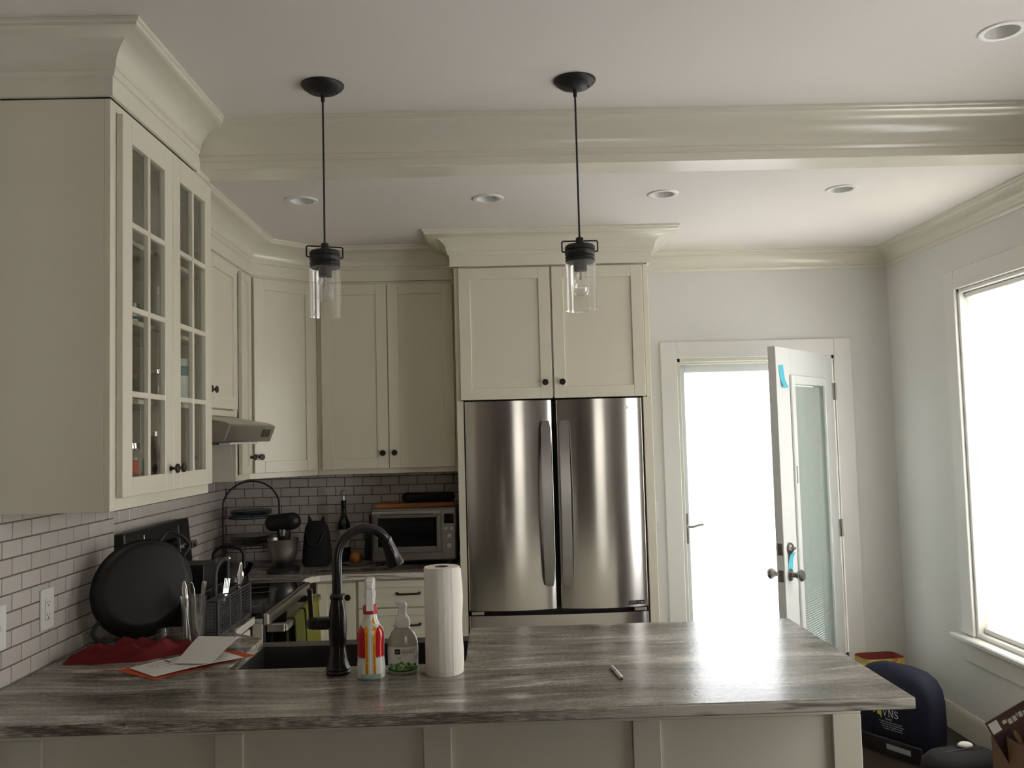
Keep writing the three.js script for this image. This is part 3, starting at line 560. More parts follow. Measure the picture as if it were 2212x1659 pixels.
// ---------- appliances and fittings ----------
const font = await new FontLoader().loadAsync('fonts/droid/droid_sans_bold.typeface.json');
const text = (s, size, depth = 0.0006) => { const g = new TextGeometry(s, { font, size, depth, curveSegments: 4 }); g.computeBoundingBox(); const b = g.boundingBox; g.translate(-(b.min.x + b.max.x) / 2, -(b.min.y + b.max.y) / 2, 0); return g; };
{ // refrigerator
  const c = thing('refrigerator', 'brushed stainless french-door refrigerator with two long centre handles', 'refrigerator');
  const x0 = -0.168, x1 = 0.754, xm = 0.2935, zb = -5.07, zd = -4.525, zf = -4.468;
  mesh('body', bx(x0 + 0.008, x1 - 0.008, 0.03, 1.765, zb, zd, 0.003), M.black, c);
  // bowed door skin: plan outline raised to the door's height, uv across the bow
  function skin(a, b, y0, y1, bow, round) {
    const pts = [], n = 26, w = b - a, r = round;
    pts.push([a, zd + 0.004]);
    for (let i = 0; i <= 6; i++) { const t = (i / 6) * R90; pts.push([a + r - r * Math.cos(t), zf - r + r * Math.sin(t)]); }
    for (let i = 1; i < n; i++) { const u = i / n; pts.push([a + r + (w - 2 * r) * u, zf + bow * (1 - (2 * u - 1) ** 2)]); }
    for (let i = 0; i <= 6; i++) { const t = (i / 6) * R90; pts.push([b - r + r * Math.sin(t), zf - r + r * Math.cos(t)]); }
    pts.push([b, zd + 0.004]);
    const pos = [], uv = [];
    for (let k = 0; k < pts.length; k++) {
      const p = pts[k], q = pts[(k + 1) % pts.length];
      pos.push(p[0], y0, p[1], q[0], y0, q[1], q[0], y1, q[1], p[0], y0, p[1], q[0], y1, q[1], p[0], y1, p[1]);
      const u0 = k * 0.02, u1 = u0 + 0.02; uv.push(u0, y0, u1, y0, u1, y1, u0, y0, u1, y1, u0, y1);
    }
    const tr = THREE.ShapeUtils.triangulateShape(pts.map((p) => new THREE.Vector2(...p)), []);
    for (const t of tr) for (const [y, s] of [[y1, [0, 2, 1]], [y0, [0, 1, 2]]]) for (const i of s) { pos.push(pts[t[i]][0], y, pts[t[i]][1]); uv.push(pts[t[i]][0], pts[t[i]][1]); }
    const g = new THREE.BufferGeometry();
    g.setAttribute('position', new THREE.BufferAttribute(new Float32Array(pos), 3)); g.setAttribute('uv', new THREE.BufferAttribute(new Float32Array(uv), 2));
    g.computeVertexNormals(); return toCreasedNormals(g, 0.6);
  }
  // vertical bar handle, gently bowed
  function handle(x) {
    const g = new THREE.BoxGeometry(0.05, 0.84, 0.016, 4, 24, 1), p = g.attributes.position;
    for (let i = 0; i < p.count; i++) { const y = p.getY(i), k = y / 0.42; p.setZ(i, p.getZ(i) + 0.03 * (1 - k * k)); if (Math.abs(k) > 0.96) p.setX(i, p.getX(i) * 0.72); }
    g.computeVertexNormals();
    return [at(toCreasedNormals(clean(g), 0.5), x, 1.255, zf + 0.028), bx(x - 0.018, x + 0.018, 0.845, 0.885, zf + 0.002, zf + 0.03, 0.004), bx(x - 0.018, x + 0.018, 1.625, 1.665, zf + 0.002, zf + 0.03, 0.004)];
  }
  const dl = mesh('door', skin(x0, xm - 0.009, 0.715, 1.784, 0.03, 0.012), M.steel, c);
  mesh('handle', handle(xm - 0.047), M.fridgeHandle, dl);
  const dr = mesh('door', skin(xm + 0.009, x1, 0.715, 1.784, 0.03, 0.012), M.steel, c);
  mesh('handle', handle(xm + 0.047), M.fridgeHandle, dr);
  mesh('centre_mullion', bx(xm - 0.03, xm + 0.03, 0.72, 1.76, zd, zd + 0.03, 0.002), M.blackMatte, c);
  mesh('freezer_drawer', skin(x0, x1, 0.06, 0.688, 0.02, 0.012), M.steel, c);
  mesh('hinge_cover', bx(x0 + 0.012, x0 + 0.075, 0.692, 0.71, zf - 0.05, zf + 0.001, 0.002), M.satin, c);
  mesh('hinge_cover', bx(x1 - 0.075, x1 - 0.012, 0.692, 0.71, zf - 0.05, zf + 0.001, 0.002), M.satin, c);
  const badge = std(lin(0.85, 0.84, 0.82), 0.4);
  const disc = cyl(0.0115, 0.0115, 0, 0.002); disc.rotateX(R90);
  mesh('badge', [at(disc, 0.665, 1.735, zf + 0.0155, 0.15), at(text('LG', 0.0175), 0.7, 1.735, zf + 0.01, 0.18)], badge, dr);
  const plate = canvasTex(256, 64, (g, w, h) => { g.fillStyle = '#26262a'; g.fillRect(0, 0, w, h); g.fillStyle = '#9a9aa0'; g.fillRect(18, 20, 90, 6); g.fillRect(18, 34, 120, 5); g.beginPath(); g.arc(170, 32, 8, 0, 7); g.fill(); g.fillRect(196, 22, 40, 20); });
  const pg = new THREE.PlaneGeometry(0.085, 0.02); mesh('rating_plate', at(pg, 0.69, 0.737, zf + 0.015, 0.17), std(0xffffff, 0.4, { map: plate }), dr);
  rebase(c, [0.293, 0, -4.75]);
}
{ // slide-in range against the left wall
  const c = thing('range', 'black and stainless electric range with a tall rear control panel', 'range');
  const z0 = -4.262, z1 = -3.502;
  mesh('body', [bx(-1.59, -1.0, 0.06, 0.885, z0, z1, 0.003)], M.black, c);
  mesh('side_trim', [bx(-1.0, -0.957, 0.12, 0.885, z1 - 0.03, z1, 0.003)], M.satin, c);
  mesh('cooktop', [bx(-1.5, -0.952, 0.902, 0.922, z0, z1, 0.004)], M.blackGlass, c);
  mesh('front_trim', [bx(-0.957, -0.932, 0.872, 0.92, z0, z1, 0.006), bx(-1.5, -0.957, 0.885, 0.902, z0, z1, 0.002)], M.satin, c);
  const od = mesh('oven_door', bx(-0.995, -0.955, 0.22, 0.865, z0 + 0.012, z1 - 0.034, 0.005), M.blackGlass, c);
  mesh('handle', [bx(-0.892, -0.87, 0.838, 0.868, z0 + 0.05, z1 - 0.05, 0.007), bx(-0.955, -0.88, 0.836, 0.87, z1 - 0.075, z1 - 0.045, 0.004), bx(-0.955, -0.88, 0.836, 0.87, z0 + 0.045, z0 + 0.075, 0.004)], M.satin, od);
  mesh('storage_drawer', bx(-0.995, -0.955, 0.07, 0.21, z0 + 0.012, z1 - 0.034, 0.005), M.satin, c);
  // raised rear panel, tilted back a little
  const bp = mesh('control_panel', [at(bx(-0.035, 0.035, 0, 0.325, z0 + 0.02, z1 - 0.02, 0.006), -1.515, 0.923, 0, 0, 0, 0.1)], M.black, c);
  const kg = lathe([[0, 0], [0.021, 0], [0.021, 0.008], [0.019, 0.014], [0.018, 0.036], [0, 0.037]], 20); kg.rotateZ(-R90);
  for (const z of [-4.125, -4.175, -4.225, -3.56, -3.62]) mesh('knob', at(kg, -1.505, 1.123, z, 0, 0, 0.1), M.chrome, bp);
  mesh('display', at(bx(0.0352, 0.0362, 0.14, 0.25, -4.06, -3.74, 0.0004), -1.515, 0.923, 0, 0, 0, 0.1), M.blackGlass, bp);
  for (const z of [-4.095, -3.705]) mesh('panel_edge', at(bx(0.0352, 0.038, 0.03, 0.3, z - 0.003, z + 0.003, 0.0004), -1.515, 0.923, 0, 0, 0, 0.1), M.chrome, bp);
  const ring = (r) => { const g = new THREE.TorusGeometry(r, 0.0012, 6, 48); g.rotateX(R90); return g; };
  mesh('burner_rings', [at(ring(0.1), -1.12, 0.9222, -3.7), at(ring(0.075), -1.12, 0.9222, -4.06), at(ring(0.075), -1.37, 0.9222, -3.7), at(ring(0.1), -1.37, 0.9222, -4.06)], std(lin(0.12, 0.12, 0.12), 0.4), c);
  rebase(c, [-1.27, 0, -3.88]);
}
{ // hood
  const c = thing('range_hood', 'slim stainless under-cabinet range hood above the cooktop', 'range hood');
  const z0 = -4.262, z1 = -3.55;
  const pr = [[-1.6, 1.73], [-1.295, 1.73], [-1.118, 1.694], [-1.098, 1.684], [-1.093, 1.676], [-1.118, 1.612], [-1.125, 1.607], [-1.6, 1.607]];
  const s = new THREE.Shape(pr.map((p) => new THREE.Vector2(...p))), g = new THREE.ExtrudeGeometry(s, { depth: z1 - z0 - 0.008, bevelEnabled: true, bevelThickness: 0.004, bevelSize: 0.004, bevelOffset: -0.004, bevelSegments: 2 });
  g.translate(0, 0, z0 + 0.004);
  mesh('canopy', g, M.satin, c);
  mesh('switch_panel', at(bx(-0.0015, 0.0015, -0.019, 0.019, -0.062, 0.062, 0.001), -1.1035, 1.647, -4.13, 0, 0, -0.36), M.blackGlass, c);
  mesh('filter', bx(-1.56, -1.2, 1.598, 1.607, z0 + 0.06, z1 - 0.06, 0.002), M.nickel, c);
  mesh('lamp_lens', bx(-1.19, -1.14, 1.598, 1.607, z0 + 0.15, z1 - 0.15, 0.002), M.white, c);
  rebase(c, [-1.35, 1.607, -3.9]);
}
// pendants
function pendant(x, z, turn, label) {
  const c = thing('pendant_light', label, 'pendant light', [x, CF, z], turn, 'jar pendants over the peninsula');
  mesh('canopy', lathe([[0, -0.034], [0.012, -0.034], [0.03, -0.031], [0.052, -0.022], [0.068, -0.01], [0.073, -0.003], [0.073, 0]].reverse(), 40), M.blackMetal, c);
  mesh('canopy_screw', sph(0.004, 0.045, -0.03, 0.02, 10), M.blackMetal, c);
  mesh('strain_relief', lathe([[0, -0.058], [0.006, -0.058], [0.0075, -0.034], [0, -0.034]].reverse(), 16), M.blackMetal, c);
  mesh('cord', cyl(0.0034, 0.0034, -0.555, -0.05, 0, 0, 10), M.black, c);
  const top = mesh('lamp_cap', lathe([[0, -0.635], [0.05, -0.635], [0.051, -0.627], [0.048, -0.622], [0.0515, -0.618], [0.048, -0.612], [0.0515, -0.607], [0.0515, -0.596], [0.049, -0.594], [0.0515, -0.592], [0.0515, -0.582], [0.046, -0.576], [0.014, -0.573], [0.013, -0.552], [0.008, -0.548], [0, -0.548]], 40), M.blackMetal, c);
  mesh('socket', cyl(0.022, 0.023, -0.664, -0.635, 0, 0, 24), M.blackMetal, c);
  mesh('bail', rod([[-0.046, -0.598, 0], [-0.058, -0.598, 0], [-0.061, -0.594, 0], [-0.061, -0.565, 0], [-0.057, -0.561, 0], [0.057, -0.561, 0], [0.061, -0.565, 0], [0.061, -0.594, 0], [0.058, -0.598, 0], [0.046, -0.598, 0]], 0.0025, 8), M.blackMetal, top);
  mesh('glass_shade', lathe([[0.045, -0.625], [0.05, -0.632], [0.0535, -0.642], [0.0537, -0.795], [0.0545, -0.799], [0.053, -0.801], [0.0515, -0.798], [0.0508, -0.642], [0.047, -0.634]], 48), phy(0xffffff, 0.03, { transmission: 1, thickness: 0, ior: 1.75 }), c);
  const b = mesh('bulb', lathe([[0.012, -0.664], [0.013, -0.674], [0.018, -0.69], [0.028, -0.708], [0.0305, -0.722], [0.028, -0.736], [0.019, -0.748], [0, -0.7525]].reverse(), 32), phy(0xffffff, 0.02, { transmission: 1, thickness: 0, ior: 1.9 }), c);
  mesh('filament_stem', [cyl(0.005, 0.003, -0.695, -0.664, 0, 0, 10)], M.satin, b);
  return c;
}
pendant(-0.571, -2.9, 0.35, 'clear glass jar pendant light over the faucet, wire bail turned aside');
pendant(0.296, -2.9, 0.0, 'clear glass jar pendant light hanging in front of the refrigerator cabinet');
// recessed downlights
[...kitchenLights.map((p) => [...p, CK]), [...frontLight, CF]].forEach(([x, z, y], i) => {
  const lab = ['recessed ceiling downlight nearest the corner wall cabinet', 'recessed ceiling downlight in front of the double wall cabinet', 'recessed ceiling downlight just in front of the refrigerator crown', 'recessed ceiling downlight in front of the back door wall', 'recessed downlight in the higher dining-side ceiling'][i];
  const c = thing('recessed_downlight', lab, 'ceiling light', [x, y, z], 0, 'white recessed downlights');
  mesh('trim_ring', lathe([[0.05, 0.0], [0.05, -0.004], [0.06, -0.0065], [0.068, -0.004], [0.07, 0.0]], 40), M.white, c);
  mesh('reflector', lathe([[0.05, -0.001], [0.047, 0.02], [0.041, 0.05], [0.03, 0.075], [0, 0.08]], 40), M.white, c);
  mesh('lens', lathe([[0, 0.066], [0.028, 0.07], [0.03, 0.074]], 24), std(lin(0.7, 0.68, 0.64), 0.4), c);
});
// outlet and switch plates
function plate(name, label, w, h, pos, ry, parts) {
  const c = thing(name, label, name === 'outlet' ? 'outlet' : 'switch', pos, ry);
  mesh('cover_plate', bx(-w / 2, w / 2, -h / 2, h / 2, 0, 0.006, 0.0025), M.plastic, c); parts(c); return c;
}
plate('outlet', 'white duplex power outlet set in the subway tile wall', 0.078, 0.128, [WL + TT, 1.094, -2.80], R90, (c) => {
  mesh('receptacle', bx(-0.017, 0.017, -0.034, 0.034, 0.006, 0.0085, 0.001), M.plastic, c);
  for (const y of [0.019, -0.019]) { for (const x of [-0.0065, 0.0065]) mesh('slot', bx(x - 0.001, x + 0.001, y - 0.002, y + 0.006, 0.0085, 0.0088, 0), M.dark, c); mesh('slot', bx(-0.0025, 0.0025, y - 0.0105, y - 0.0055, 0.0085, 0.0088, 0), M.dark, c); }
  mesh('reset_line', bx(-0.012, 0.012, -0.0335, -0.032, 0.0085, 0.0088, 0), M.dark, c);
});
plate('light_switch', 'white wall switch plate on the tile wall, beside the power outlet', 0.078, 0.128, [WL + TT, 1.088, -2.53], R90, (c) => mesh('toggle', bx(-0.004, 0.004, -0.004, 0.012, 0.006, 0.016, 0.001), M.plastic, c));
plate('light_switch', 'white switch plate on the wall between refrigerator and back door', 0.075, 0.12, [0.9, 1.13, ZB], 0, (c) => mesh('toggle', bx(-0.004, 0.004, -0.004, 0.012, 0.006, 0.016, 0.001), M.plastic, c));
{ // toaster oven
  const c = thing('toaster_oven', 'brushed steel toaster oven with a dark window on the back counter', 'toaster oven');
  const x0 = -0.702, x1 = -0.238, y0 = 0.938, y1 = 1.222, zf = -4.735, zb = -5.06, xp = -0.316;
  mesh('body', bx(x0, x1, y0, y1, zb, zf, 0.008), M.ovenSteel, c);
  const d = mesh('door', [bx(x0 + 0.012, x0 + 0.038, 0.985, 1.188, zf, zf + 0.014, 0.004), bx(xp - 0.03, xp - 0.004, 0.985, 1.188, zf, zf + 0.014, 0.004), bx(x0 + 0.038, xp - 0.03, 0.985, 1.018, zf, zf + 0.014, 0.004), bx(x0 + 0.038, xp - 0.03, 1.172, 1.188, zf, zf + 0.014, 0.004)], M.ovenSteel, c);
  mesh('window', bx(x0 + 0.038, xp - 0.03, 1.018, 1.172, zf + 0.001, zf + 0.006, 0), M.blackGlass, d);
  mesh('handle', [bx(x0 + 0.01, xp - 0.006, 1.194, 1.211, zf + 0.022, zf + 0.038, 0.005), bx(x0 + 0.03, x0 + 0.05, 1.185, 1.205, zf + 0.006, zf + 0.026, 0.002), bx(xp - 0.045, xp - 0.025, 1.185, 1.205, zf + 0.006, zf + 0.026, 0.002)], M.satin, d);
  const kp = mesh('control_panel', bx(xp, x1 - 0.006, y0 + 0.012, y1 - 0.008, zf, zf + 0.005, 0.002), M.ovenSteel, c);
  mesh('display', bx(xp + 0.012, x1 - 0.014, 1.137, 1.19, zf + 0.005, zf + 0.0065, 0.0005), M.blackGlass, kp);
  const kb = lathe([[0, 0], [1, 0], [1, 0.3], [0.88, 0.8], [0, 0.85]], 24); kb.rotateX(R90);
  for (const [x, y, r] of [[-0.295, 1.112, 0.0095], [-0.264, 1.112, 0.0095], [-0.279, 1.072, 0.016], [-0.279, 1.02, 0.016]]) { const k = kb.clone(); k.scale(r, r, 0.016); mesh('dial', at(k, x, y, zf + 0.005), M.satin, kp); }
  mesh('foot', [bx(x0 + 0.02, x0 + 0.06, HC, y0, zf - 0.06, zf - 0.02), bx(x1 - 0.06, x1 - 0.02, HC, y0, zf - 0.06, zf - 0.02), bx(x0 + 0.02, x0 + 0.06, HC, y0, zb + 0.02, zb + 0.06), bx(x1 - 0.06, x1 - 0.02, HC, y0, zb + 0.02, zb + 0.06)], M.black, c);
  rebase(c, [-0.47, HC, -4.9]);
}
// ---------- things on the peninsula ----------
{ // faucet
  const c = thing('kitchen_faucet', 'dark bronze gooseneck pull-down faucet at the sink', 'faucet', [-0.491, HC, -2.612]);
  mesh('body', lathe([[0, 0], [0.036, 0], [0.037, 0.006], [0.034, 0.011], [0.036, 0.016], [0.033, 0.022], [0.0275, 0.04], [0.0225, 0.075], [0.0215, 0.082], [0.0235, 0.086], [0.0245, 0.092], [0.026, 0.11], [0.027, 0.135], [0.0265, 0.16], [0.024, 0.185], [0.019, 0.212], [0.0185, 0.216], [0.0215, 0.219], [0.0225, 0.225], [0.0205, 0.23], [0.0165, 0.234], [0.0, 0.234]], 40), M.bronze, c);
  const ax = 0.905, az = -0.425, R = 0.084, pts = [[0, 0.22, 0], [0, 0.29, 0], [0, 0.33, 0]];
  for (let i = 1; i <= 10; i++) { const t = (i / 10) * 2.62, d = R - R * Math.cos(t); pts.push([d * ax, 0.335 + R * 1.02 * Math.sin(t), d * az]); }
  mesh('spout', tube(pts, 0.0148, 80, 18), M.bronze, c);
  const e = pts[pts.length - 1], tx = Math.sin(0.38);
  const head = lathe([[0, -0.084], [0.023, -0.084], [0.0275, -0.082], [0.028, -0.076], [0.0255, -0.07], [0.0225, -0.05], [0.0185, -0.015], [0.0165, -0.004], [0.0175, 0.0], [0.0175, 0.004], [0.015, 0.007], [0, 0.007]], 36);
  const h = mesh('spray_head', head, M.bronze, c);
  h.position.set(e[0] - 0.001, e[1] + 0.002, e[2]); h.quaternion.setFromUnitVectors(V(0, -1, 0), V(0.34 * ax, -0.94, 0.34 * az).normalize());
  mesh('handle', [at(lathe([[0, 0.094], [0.009, 0.092], [0.016, 0.085], [0.0185, 0.076], [0.019, 0.064], [0.0185, 0.062], [0.0185, 0.06], [0.0195, 0.058], [0.0195, 0.02], [0.0195, 0.0], [0, 0]].reverse(), 28), 0, 0.148, 0, 0, 0, R90),
    tube([[-0.078, 0.155, 0], [-0.079, 0.19, 0.001], [-0.08, 0.225, 0.003], [-0.081, 0.243, 0.004]], 0.0075, 16, 12), sph(0.0092, -0.081, 0.245, 0.004, 16)], M.bronze, c);
}
{ // trigger spray bottle
  const c = thing('spray_bottle', 'red, orange and white trigger spray bottle beside the faucet', 'bottle', [-0.385, HC, -2.556], 0.1);
  const sleeve = canvasTex(1024, 512, (g, w, h) => {
    g.fillStyle = '#dfe2da'; g.fillRect(0, 0, w, h);
    for (const cx of [0.25, 0.75]) {
      const x = cx * w;
      g.fillStyle = '#c3121c';
      for (const s of [-1, 1]) {   // red shoulder panels, ragged below
        g.beginPath(); g.moveTo(x + s * 62, 128); g.lineTo(x + s * 190, 100); g.lineTo(x + s * 215, 330);
        for (let k = 0; k <= 8; k++) g.lineTo(x + s * (215 - k * 19), 330 + (k % 2 ? 22 : 8));
        g.closePath(); g.fill();
        g.fillStyle = '#f09a1c'; g.fillRect(x + (s > 0 ? 26 : -62), 120, 36, 360); g.beginPath(); g.moveTo(x + s * 62, 160); g.lineTo(x + s * 92, 120); g.lineTo(x + s * 30, 90); g.closePath(); g.fill(); g.fillStyle = '#c3121c';
      }
      g.fillStyle = '#f09a1c'; g.beginPath(); g.moveTo(x + 20, 78); g.lineTo(x + 90, 30); g.lineTo(x + 96, 92); g.closePath(); g.fill();
      g.fillStyle = '#c8cec2'; g.fillRect(x - 26, 60, 52, 452); g.fillStyle = '#eef0ea'; g.fillRect(x - 5, 90, 10, 422);
      g.fillStyle = '#9fb4a4'; g.fillRect(x - 120, 470, 240, 42);
      g.fillStyle = '#7d4a14'; g.font = 'bold 25px sans-serif';
      for (const [s, tx] of [[-1, 'SMART TUBE TECHNOLOGY'], [1, 'SPRAY EVERY DROP']]) { g.save(); g.translate(x + s * 44 + 9, 470); g.rotate(-Math.PI / 2); g.fillText(tx, 0, 0); g.restore(); }
    }
  });
  mesh('bottle_body', loft([[0, 0.036, 0.024], [0.004, 0.0405, 0.0275], [0.03, 0.0415, 0.028], [0.06, 0.0385, 0.0275], [0.09, 0.0385, 0.0275], [0.115, 0.0405, 0.028], [0.13, 0.0405, 0.027], [0.142, 0.036, 0.025], [0.153, 0.027, 0.022], [0.165, 0.021, 0.02], [0.182, 0.0175, 0.0175], [0.19, 0.0165, 0.0165]], 48, 2.3), phy(0xffffff, 0.2, { map: sleeve, clearcoat: 0.4 }), c);
  mesh('collar', lathe([[0, 0.186], [0.0212, 0.184], [0.0212, 0.203], [0.019, 0.208], [0, 0.208]], 32), phy(lin(0.5, 0.012, 0.02), 0.3), c);
  const hd = mesh('trigger_head', [bx(-0.014, 0.014, 0.208, 0.232, -0.02, 0.012, 0.004), bx(-0.0165, 0.0165, 0.226, 0.25, -0.026, 0.012, 0.006), bx(-0.0145, 0.0145, 0.248, 0.285, -0.032, 0.022, 0.006)], phy(lin(0.78, 0.77, 0.74), 0.25), c);
  mesh('trigger', at(bx(-0.0105, 0.0105, -0.06, 0, -0.004, 0.004, 0.003), 0, 0.256, 0.027, 0, -0.12), M.plastic, hd);
  mesh('nozzle', bx(-0.009, 0.009, 0.257, 0.275, 0.021, 0.032, 0.003), M.plastic, hd);
}
{ // foaming soap
  const c = thing('soap_dispenser', 'pump soap bottle with green leaf label beside the paper towels', 'soap dispenser', [-0.297, HC, -2.602]);
  const lab = canvasTex(1024, 512, (g, w, h) => {
    g.fillStyle = '#a8a596'; g.fillRect(0, 0, w, h);
    const x0 = 40, x1 = 470; g.fillStyle = '#dcd9d0'; g.fillRect(x0, 215, x1 - x0, 235);
    g.fillStyle = '#24551f'; g.beginPath(); g.moveTo(x0, 430); g.quadraticCurveTo(255, 500, x1, 425); g.lineTo(x1, 445); g.quadraticCurveTo(255, 520, x0, 452); g.closePath(); g.fill();
    const cols = ['#2f6b25', '#5f9a45', '#3d7f30', '#86b86a', '#29591f'];
    for (let k = 0; k < 46; k++) { const a = hash(k, 11), b = hash(k, 23), x = 90 + a * 340, y = 448 - (0.25 + 0.75 * (1 - Math.abs(a - 0.55) * 1.5)) * 75 * b; g.save(); g.translate(x, y); g.rotate(hash(k, 5) * 3 - 1.5); g.fillStyle = cols[k % 5]; g.beginPath(); g.ellipse(0, 0, 24, 10, 0, 0, 7); g.fill(); g.restore(); }
    g.fillStyle = '#17161a'; g.fillRect(180, 234, 58, 56); g.fillStyle = '#c9b27a'; g.font = 'bold 17px sans-serif'; g.fillText('365', 192, 268);
    g.fillStyle = '#3a3a36'; g.font = 'bold 36px serif'; g.fillText('HERBAL', 248, 282); g.font = '17px sans-serif'; g.fillText('FOAMING HAND SOAP', 248, 250);
    g.fillStyle = '#9aa48e'; g.font = '27px serif'; g.fillText('MINT', 256, 312);
    g.strokeStyle = '#2f4d28'; g.lineWidth = 4; g.beginPath(); g.moveTo(200, 322); g.quadraticCurveTo(228, 350, 250, 318); g.stroke(); g.beginPath(); g.ellipse(432, 330, 14, 20, 0.3, 0, 7); g.stroke();
  });
  mesh('bottle_body', loft([[0, 0.04, 0.026], [0.004, 0.0445, 0.03], [0.03, 0.0455, 0.031], [0.07, 0.046, 0.031], [0.09, 0.044, 0.03], [0.105, 0.04, 0.0285], [0.118, 0.033, 0.026], [0.127, 0.025, 0.0225], [0.131, 0.0205, 0.0205], [0.136, 0.02, 0.02]], 48, 2.2), phy(0xffffff, 0.22, { map: lab, clearcoat: 0.5 }), c);
  mesh('pump', [lathe([[0, 0.134], [0.0225, 0.134], [0.023, 0.147], [0.0215, 0.157], [0.016, 0.166], [0.0122, 0.17], [0.0118, 0.19], [0, 0.19]], 32), at(loft([[0, 0.0125, 0.0125], [0.004, 0.0142, 0.0142], [0.012, 0.0142, 0.0142], [0.02, 0.0115, 0.0125, -0.0025], [0.023, 0.005, 0.006, -0.004]], 24), 0, 0.187, 0), at(loft([[0, 0.0075, 0.007], [0.018, 0.005, 0.005]], 20), -0.006, 0.2, -0.004, 0.6, 0, 1.15)], M.plastic, c);
}
{ // paper towels: spiral-edged roll with a loose end
  const c = thing('paper_towel_roll', 'white paper towel roll standing upright on the stone counter', 'paper towel', [-0.176, HC, -2.582]);
  mesh('roll', lathe([[0.0205, 0.0], [0.0515, 0.0], [0.053, 0.003], [0.0532, 0.306], [0.0515, 0.309], [0.0205, 0.3092], [0.0205, 0.0]], 56), M.towelPaper, c);
  mesh('cardboard_core', lathe([[0.0203, 0.001], [0.0203, 0.3095], [0.0188, 0.3095], [0.0188, 0.001], [0.0203, 0.001]], 32), std(lin(0.2, 0.15, 0.1), 0.9), c);
  const pos = [], n = 14, m = 10, P = (i, j) => { const t = i / n, y = 0.001 + (j / m) * 0.305, a = 0.95 - t * 1.25, r = 0.0537 + 0.004 * Math.max(0, t - 0.35) ** 1.5 * (1 + 0.35 * Math.sin(j * 1.1)) * 3.2; return [r * Math.cos(a), y - 0.004 * t * (j === m ? 1 : 0), r * Math.sin(a)]; };
  for (let i = 0; i < n; i++) for (let j = 0; j < m; j++) { const a = P(i, j), b = P(i + 1, j), d = P(i + 1, j + 1), e = P(i, j + 1); pos.push(...a, ...b, ...d, ...a, ...d, ...e); }
  const g = new THREE.BufferGeometry(); g.setAttribute('position', new THREE.BufferAttribute(new Float32Array(pos), 3)); g.computeVertexNormals();
  mesh('loose_sheet', toCreasedNormals(g, 0.8), M.towelPaper, c);
}
{ // pen
  const c = thing('pen', 'white pen with a dark tip lying on the stone counter', 'pen', [0.323, HC + 0.0056, -2.51], Math.atan2(0.15, 0.016) * -1);
  const ax = (g) => { g.rotateZ(R90); return g; };
  mesh('barrel', ax(lathe([[0, -0.064], [0.004, -0.064], [0.0055, -0.055], [0.0055, 0.06], [0.004, 0.066], [0, 0.067]], 16)), M.plastic, c);
  mesh('tip', ax(lathe([[0, -0.078], [0.001, -0.078], [0.0035, -0.066], [0.004, -0.064], [0, -0.064]], 16)), M.black, c);
  mesh('clip_band', ax(lathe([[0.0056, 0.0], [0.0058, 0.002], [0.0058, 0.014], [0.0056, 0.016]], 16)), M.nickel, c);
}
// sheets of paper: corners on the counter, with a bend
function sheet(c, n, y, th = 0.0009) {   // c: four (x, z) corners, y(u, v) height above the counter
  const P = (i, j, k) => { const u = i / n, v = j / n, q = (a) => (1 - u) * (1 - v) * c[0][a] + u * (1 - v) * c[1][a] + u * v * c[2][a] + (1 - u) * v * c[3][a]; return [q(0), HC + y(u, v) + k * th, q(1), u, v]; };
  const pos = [], uv = [], put = (...q) => { for (const p of q) { pos.push(p[0], p[1], p[2]); uv.push(p[3], p[4]); } };
  for (let i = 0; i < n; i++) for (let j = 0; j < n; j++) for (const k of [0, 1]) { const a = P(i, j, k), b = P(i + 1, j, k), d = P(i + 1, j + 1, k), e = P(i, j + 1, k); k ? put(a, d, b, a, e, d) : put(a, b, d, a, d, e); }
  for (let i = 0; i < n; i++) for (const [f, r] of [[(t, k) => P(t, 0, k), 0], [(t, k) => P(t, n, k), 1], [(t, k) => P(0, t, k), 1], [(t, k) => P(n, t, k), 0]]) { const a = f(i, 0), b = f(i + 1, 0), d = f(i + 1, 1), e = f(i, 1); r ? put(a, d, b, a, e, d) : put(a, b, d, a, d, e); }
  const g = new THREE.BufferGeometry(); g.setAttribute('position', new THREE.BufferAttribute(new Float32Array(pos), 3)); g.setAttribute('uv', new THREE.BufferAttribute(new Float32Array(uv), 2)); g.computeVertexNormals();
  return toCreasedNormals(g, 0.9);
}
const orange = std(lin(0.62, 0.09, 0.025), 0.7);
const printed = canvasTex(512, 512, (g, w, h) => { g.fillStyle = '#e6e4e0'; g.fillRect(0, 0, w, h); g.fillStyle = '#8d8b88'; for (let k = 0; k < 26; k++) g.fillRect(50, 60 + k * 15, 120 + hash(k, 1) * 290, 3); g.fillStyle = '#2e2c2c'; g.fillRect(40, 150, 100, 9); g.fillRect(30, 320, 120, 10); });
one('flyer', 'orange-edged folded flyer under the white sheets beside the sink', 'paper', sheet([[-1.19, -2.715], [-1.03, -2.60], [-0.80, -2.845], [-0.945, -2.955]], 8, (u, v) => 0.0012 + 0.002 * u * v), orange);
one('paper_sheet', 'white printed letter with black bars lying on the orange flyer', 'paper', sheet([[-1.155, -2.725], [-1.035, -2.615], [-0.825, -2.80], [-0.95, -2.93]], 10, (u, v) => 0.0052 + 0.0035 * Math.sin(v * 3.1) + 0.003 * u * v), std(0xffffff, 0.85, { map: printed }));
one('paper_sheet', 'plain white sheet curling up on top of the printed letter', 'paper', sheet([[-1.035, -2.995], [-1.02, -2.735], [-0.9, -2.705], [-0.885, -2.955]], 12, (u, v) => 0.0125 + 0.024 * Math.sin(Math.min(1, 1.1 - u * 0.8) * 1.6) * (1 - u) ** 0.7 + 0.003 * v), M.paper);
